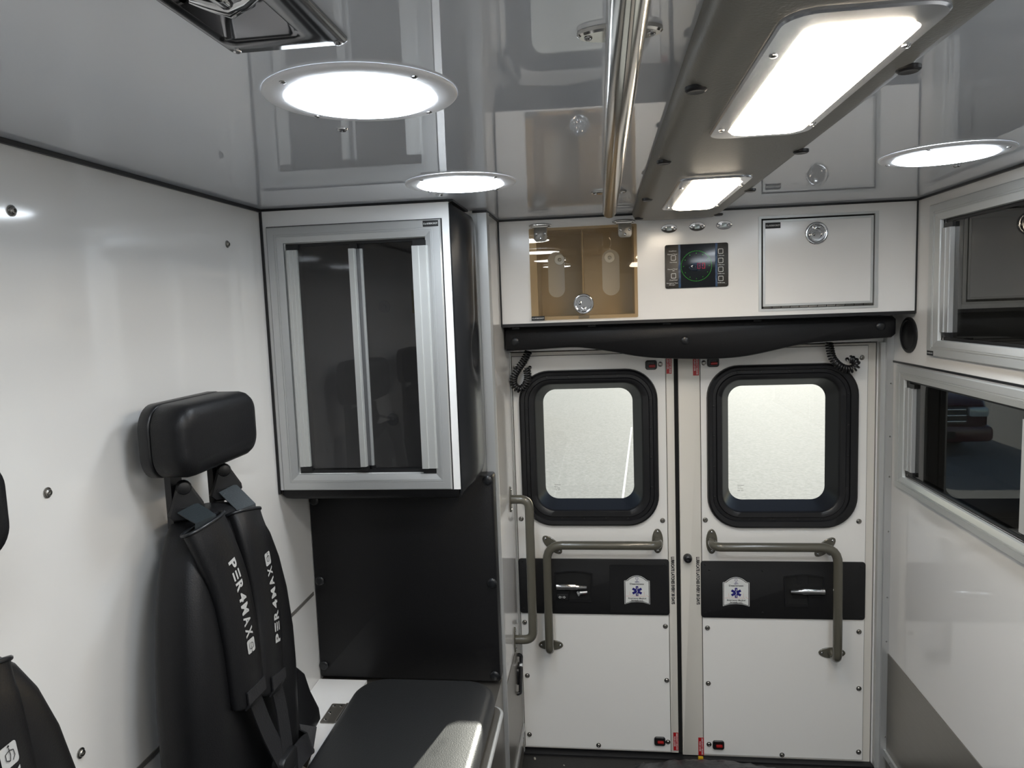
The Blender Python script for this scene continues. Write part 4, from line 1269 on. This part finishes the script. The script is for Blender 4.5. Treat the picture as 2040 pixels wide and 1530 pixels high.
    mk(B(Pb).plate(-.016, .016, -.026, .004, .0142, .0175, .004, .001), 'release_button', 'redp' if False else 'plastic', t, 40)
    mk(B().strip([tuple(p) for p in spline([(-.66, yc + .05, .655), (-.665, yc + .14, .64), (-.69, yc + .22, .60), (-.745, yc + .29, .575)], 6)], (1, -.1, .5), .046, .003), 'lap_belt', 'webk', t, 30)
    mk(B().strip([tuple(p) for p in spline([(-.66, yc - .01, .655), (-.665, yc - .08, .63), (-.70, yc - .15, .58), (-.75, yc - .20, .57)], 6)], (1, .1, .5), .046, .003), 'lap_belt', 'webk', t, 30)
    # retractor housing standing beside the seat
    Pr = Pl((-.765, yc + .315, .5165), (1, 0, 0), (0, 0, 1))
    ho_ = [(-.062, .0), (.010, .0), (.038, .05), (.036, .075), (.016, .12), (.004, .165), (-.020, .185), (-.050, .178), (-.064, .15)]
    mk(B(Pr).loft([[(q[0], q[1], w_) for q in shrink(ho_, k)] for w_, k in ((-.075, .012), (-.064, .004), (-.055, 0), (.055, 0), (.066, .005), (.076, .014))]), 'belt_retractor', 'plastic', t, 45)
    mk(B(Pr).plate(-.040, .0, .120, .196, -.030, .034, .012, .006), 'retractor_cap', 'plastic', t, 40)
    st_ = B(Pl((-.715, yc + .255, .545), (.6, .8, 0), (0, 0, 1)))
    for k in range(4):
        st_.box(-.012 + k * .006, -.011 + k * .006, -.018, .022, .0, .0008)
    mk(st_, 'stitching', 'silvertxt', t, 0)
    mk(B().strip([(-.722, yc + .22, .548), (-.720, yc + .25, .565), (-.724, yc + .285, .600)], (1, -1, .3), .05, .003), 'buckle_tail', 'webk', t, 30)
    return t
seat(1.30, 'black wall seat in full view with headrest and printed harness sleeves', True)
seat(.652, 'black wall seat cut off by the left edge of the picture', False)

# ------------------------------------------------------------------ things on the floor
ys_ = B()
ys_.plate(.296, .313, 2.416, 2.424, .0002, .022, .002, .001)
mk(ys_, 'yellow_tab', 'yellow', smooth=30, loc=(.304, 2.42, 0), label='small yellow plastic tab on the floor where the doors meet', cat='tab')
b = B()
n1, n2 = 26, 14
vs = []
for j in range(n2 + 1):
    for i in range(n1 + 1):
        u, v = i / n1, j / n2
        x = .08 + .50 * u
        y = 2.13 + .27 * v + .015 * sin(3.1 * u)
        h = .066 * (max(0, sin(pi * u)) ** .5) * (max(0, sin(pi * v)) ** .6) + random.uniform(-.004, .004)
        vs.append((x, y, max(.001, h)))
b.add(vs, [(j * (n1 + 1) + i, j * (n1 + 1) + i + 1, (j + 1) * (n1 + 1) + i + 1, (j + 1) * (n1 + 1) + i) for j in range(n2) for i in range(n1)])
mk(b, 'plastic_cover', 'sheet', smooth=60, loc=(.33, 2.2, 0), label='crumpled dark plastic cover lying on the floor at the bottom edge', cat='cover')
for i, (x, y, s_) in enumerate(((-.268, 2.405, .006), (-.164, 2.373, .0035), (.110, 2.401, .004))):
    b = B()
    L = [[(x + s_ * k * cos(2 * pi * q / 6 + .3) * random.uniform(.7, 1.2), y + s_ * k * sin(2 * pi * q / 6) * random.uniform(.7, 1.2), z) for q in range(6)] for k, z in ((1, .0002), (.8, s_ * .6), (.3, s_ * .9))]
    b.loft(L)
    mk(b, 'crumb', 'debris', smooth=0, loc=(x, y, 0), label=['pale crumb on the black floor near the left door corner, largest of three', 'tiny pale crumb on the black floor between two others', 'pale crumb on the black floor before the door meeting edge'][i], cat='crumb', group='crumbs on the floor')

# ------------------------------------------------------------------ outside, seen through and reflected by the glass
GZ = -.75
mk(B().box(-60, 60, 3.2, 120, GZ - .2, GZ), 'ground', 'asphalt', smooth=0, kind='structure')
b = B()
p, q = Vector((.522, 13.827, 0)), Vector((.210, 8.753, 0))
dr = (p - q).normalized()
nn = Vector((dr.y, -dr.x, 0)) * .013
pts = [q - dr * .6 - nn, q - dr * .6 + nn, p + nn, p - nn]
b.loft([[(v.x, v.y, z) for v in pts] for z in (GZ + .0005, GZ + .003)])
mk(b, 'painted_line', 'paint', smooth=0, loc=(.3, 11, GZ), label='faint pale line on the pavement seen through the left door window', cat='line')

tr = empty('parked_car', (-2.65, 11.2, GZ), 'dark red parked pickup front mirrored in the lower right cabinet pane', 'car')
TX0, TX1, TY = -3.66, -1.66, 11.0
def cz(h):
    return GZ + h
xm = (TX0 + TX1) / 2
body = B()
sec = [(TY + .10, .30, .62), (TY + .02, .32, .72), (TY + .12, .32, .80), (TY + .6, .32, .88), (TY + 1.25, .32, .94), (TY + 2.2, .32, .96), (TY + 4.9, .32, .96)]
L = []
for y, lo_, hi in sec:
    hw = .99 if y > TY + .3 else (.95 if y > TY + .05 else .92)
    L.append([(q_[0], y, q_[1]) for q_ in rr(xm - hw, xm + hw, cz(lo_), cz(hi), .10, 5)])
body.loft(L)
mk(body, 'body', 'maroon', tr, 50)
L = []
for z, y0, y1, hw in ((.92, TY + 1.25, TY + 3.5, .90), (1.28, TY + 1.75, TY + 3.35, .80), (1.52, TY + 2.05, TY + 3.2, .72), (1.58, TY + 2.2, TY + 3.05, .62)):
    L.append([(p_[0], p_[1], cz(z)) for p_ in rr(xm - hw, xm + hw, y0, y1, .12, 4)])
mk(B().loft(L), 'cabin', 'film', tr, 40)
fp = Pl((xm, TY, GZ), (1, 0, 0), (0, 0, 1))
mk(B(fp).plate(-.64, .64, .45, .70, -.06, .012, .04, .01), 'grille', 'plastic', tr)
for z in (.49, .575, .66):
    mk(B(fp).plate(-.62, .62, z - .013, z + .013, .012, .035, .010, .005), 'grille_bar', 'chrome', tr)
for s_ in (-1, 1):
    u0_, u1_ = sorted((s_ * .66, s_ * .93))
    mk(B(fp).plate(u0_, u1_, .55, .69, -.08, .025, .04, .02), 'headlamp', 'lens', tr)
mk(B(fp).plate(-.97, .97, .20, .44, -.10, .10, .08, .05), 'bumper', 'maroon', tr)
mk(B(fp).plate(-.45, .45, .26, .36, .10, .106, .02), 'air_intake', 'plastic', tr)
for s_ in (-1, 1):
    for yy in (TY + .95, TY + 3.9):
        Pw = Pl((xm + s_ * .86, yy, GZ + .34), (0, 1, 0), (0, 0, 1))
        mk(B(Pw).lathe(0, 0, [(.18, -.12), (.32, -.13), (.34, -.10), (.34, .10), (.32, .13), (.20, .13), (.18, .08), (0, .10)], 28), 'wheel', 'tyre', tr)
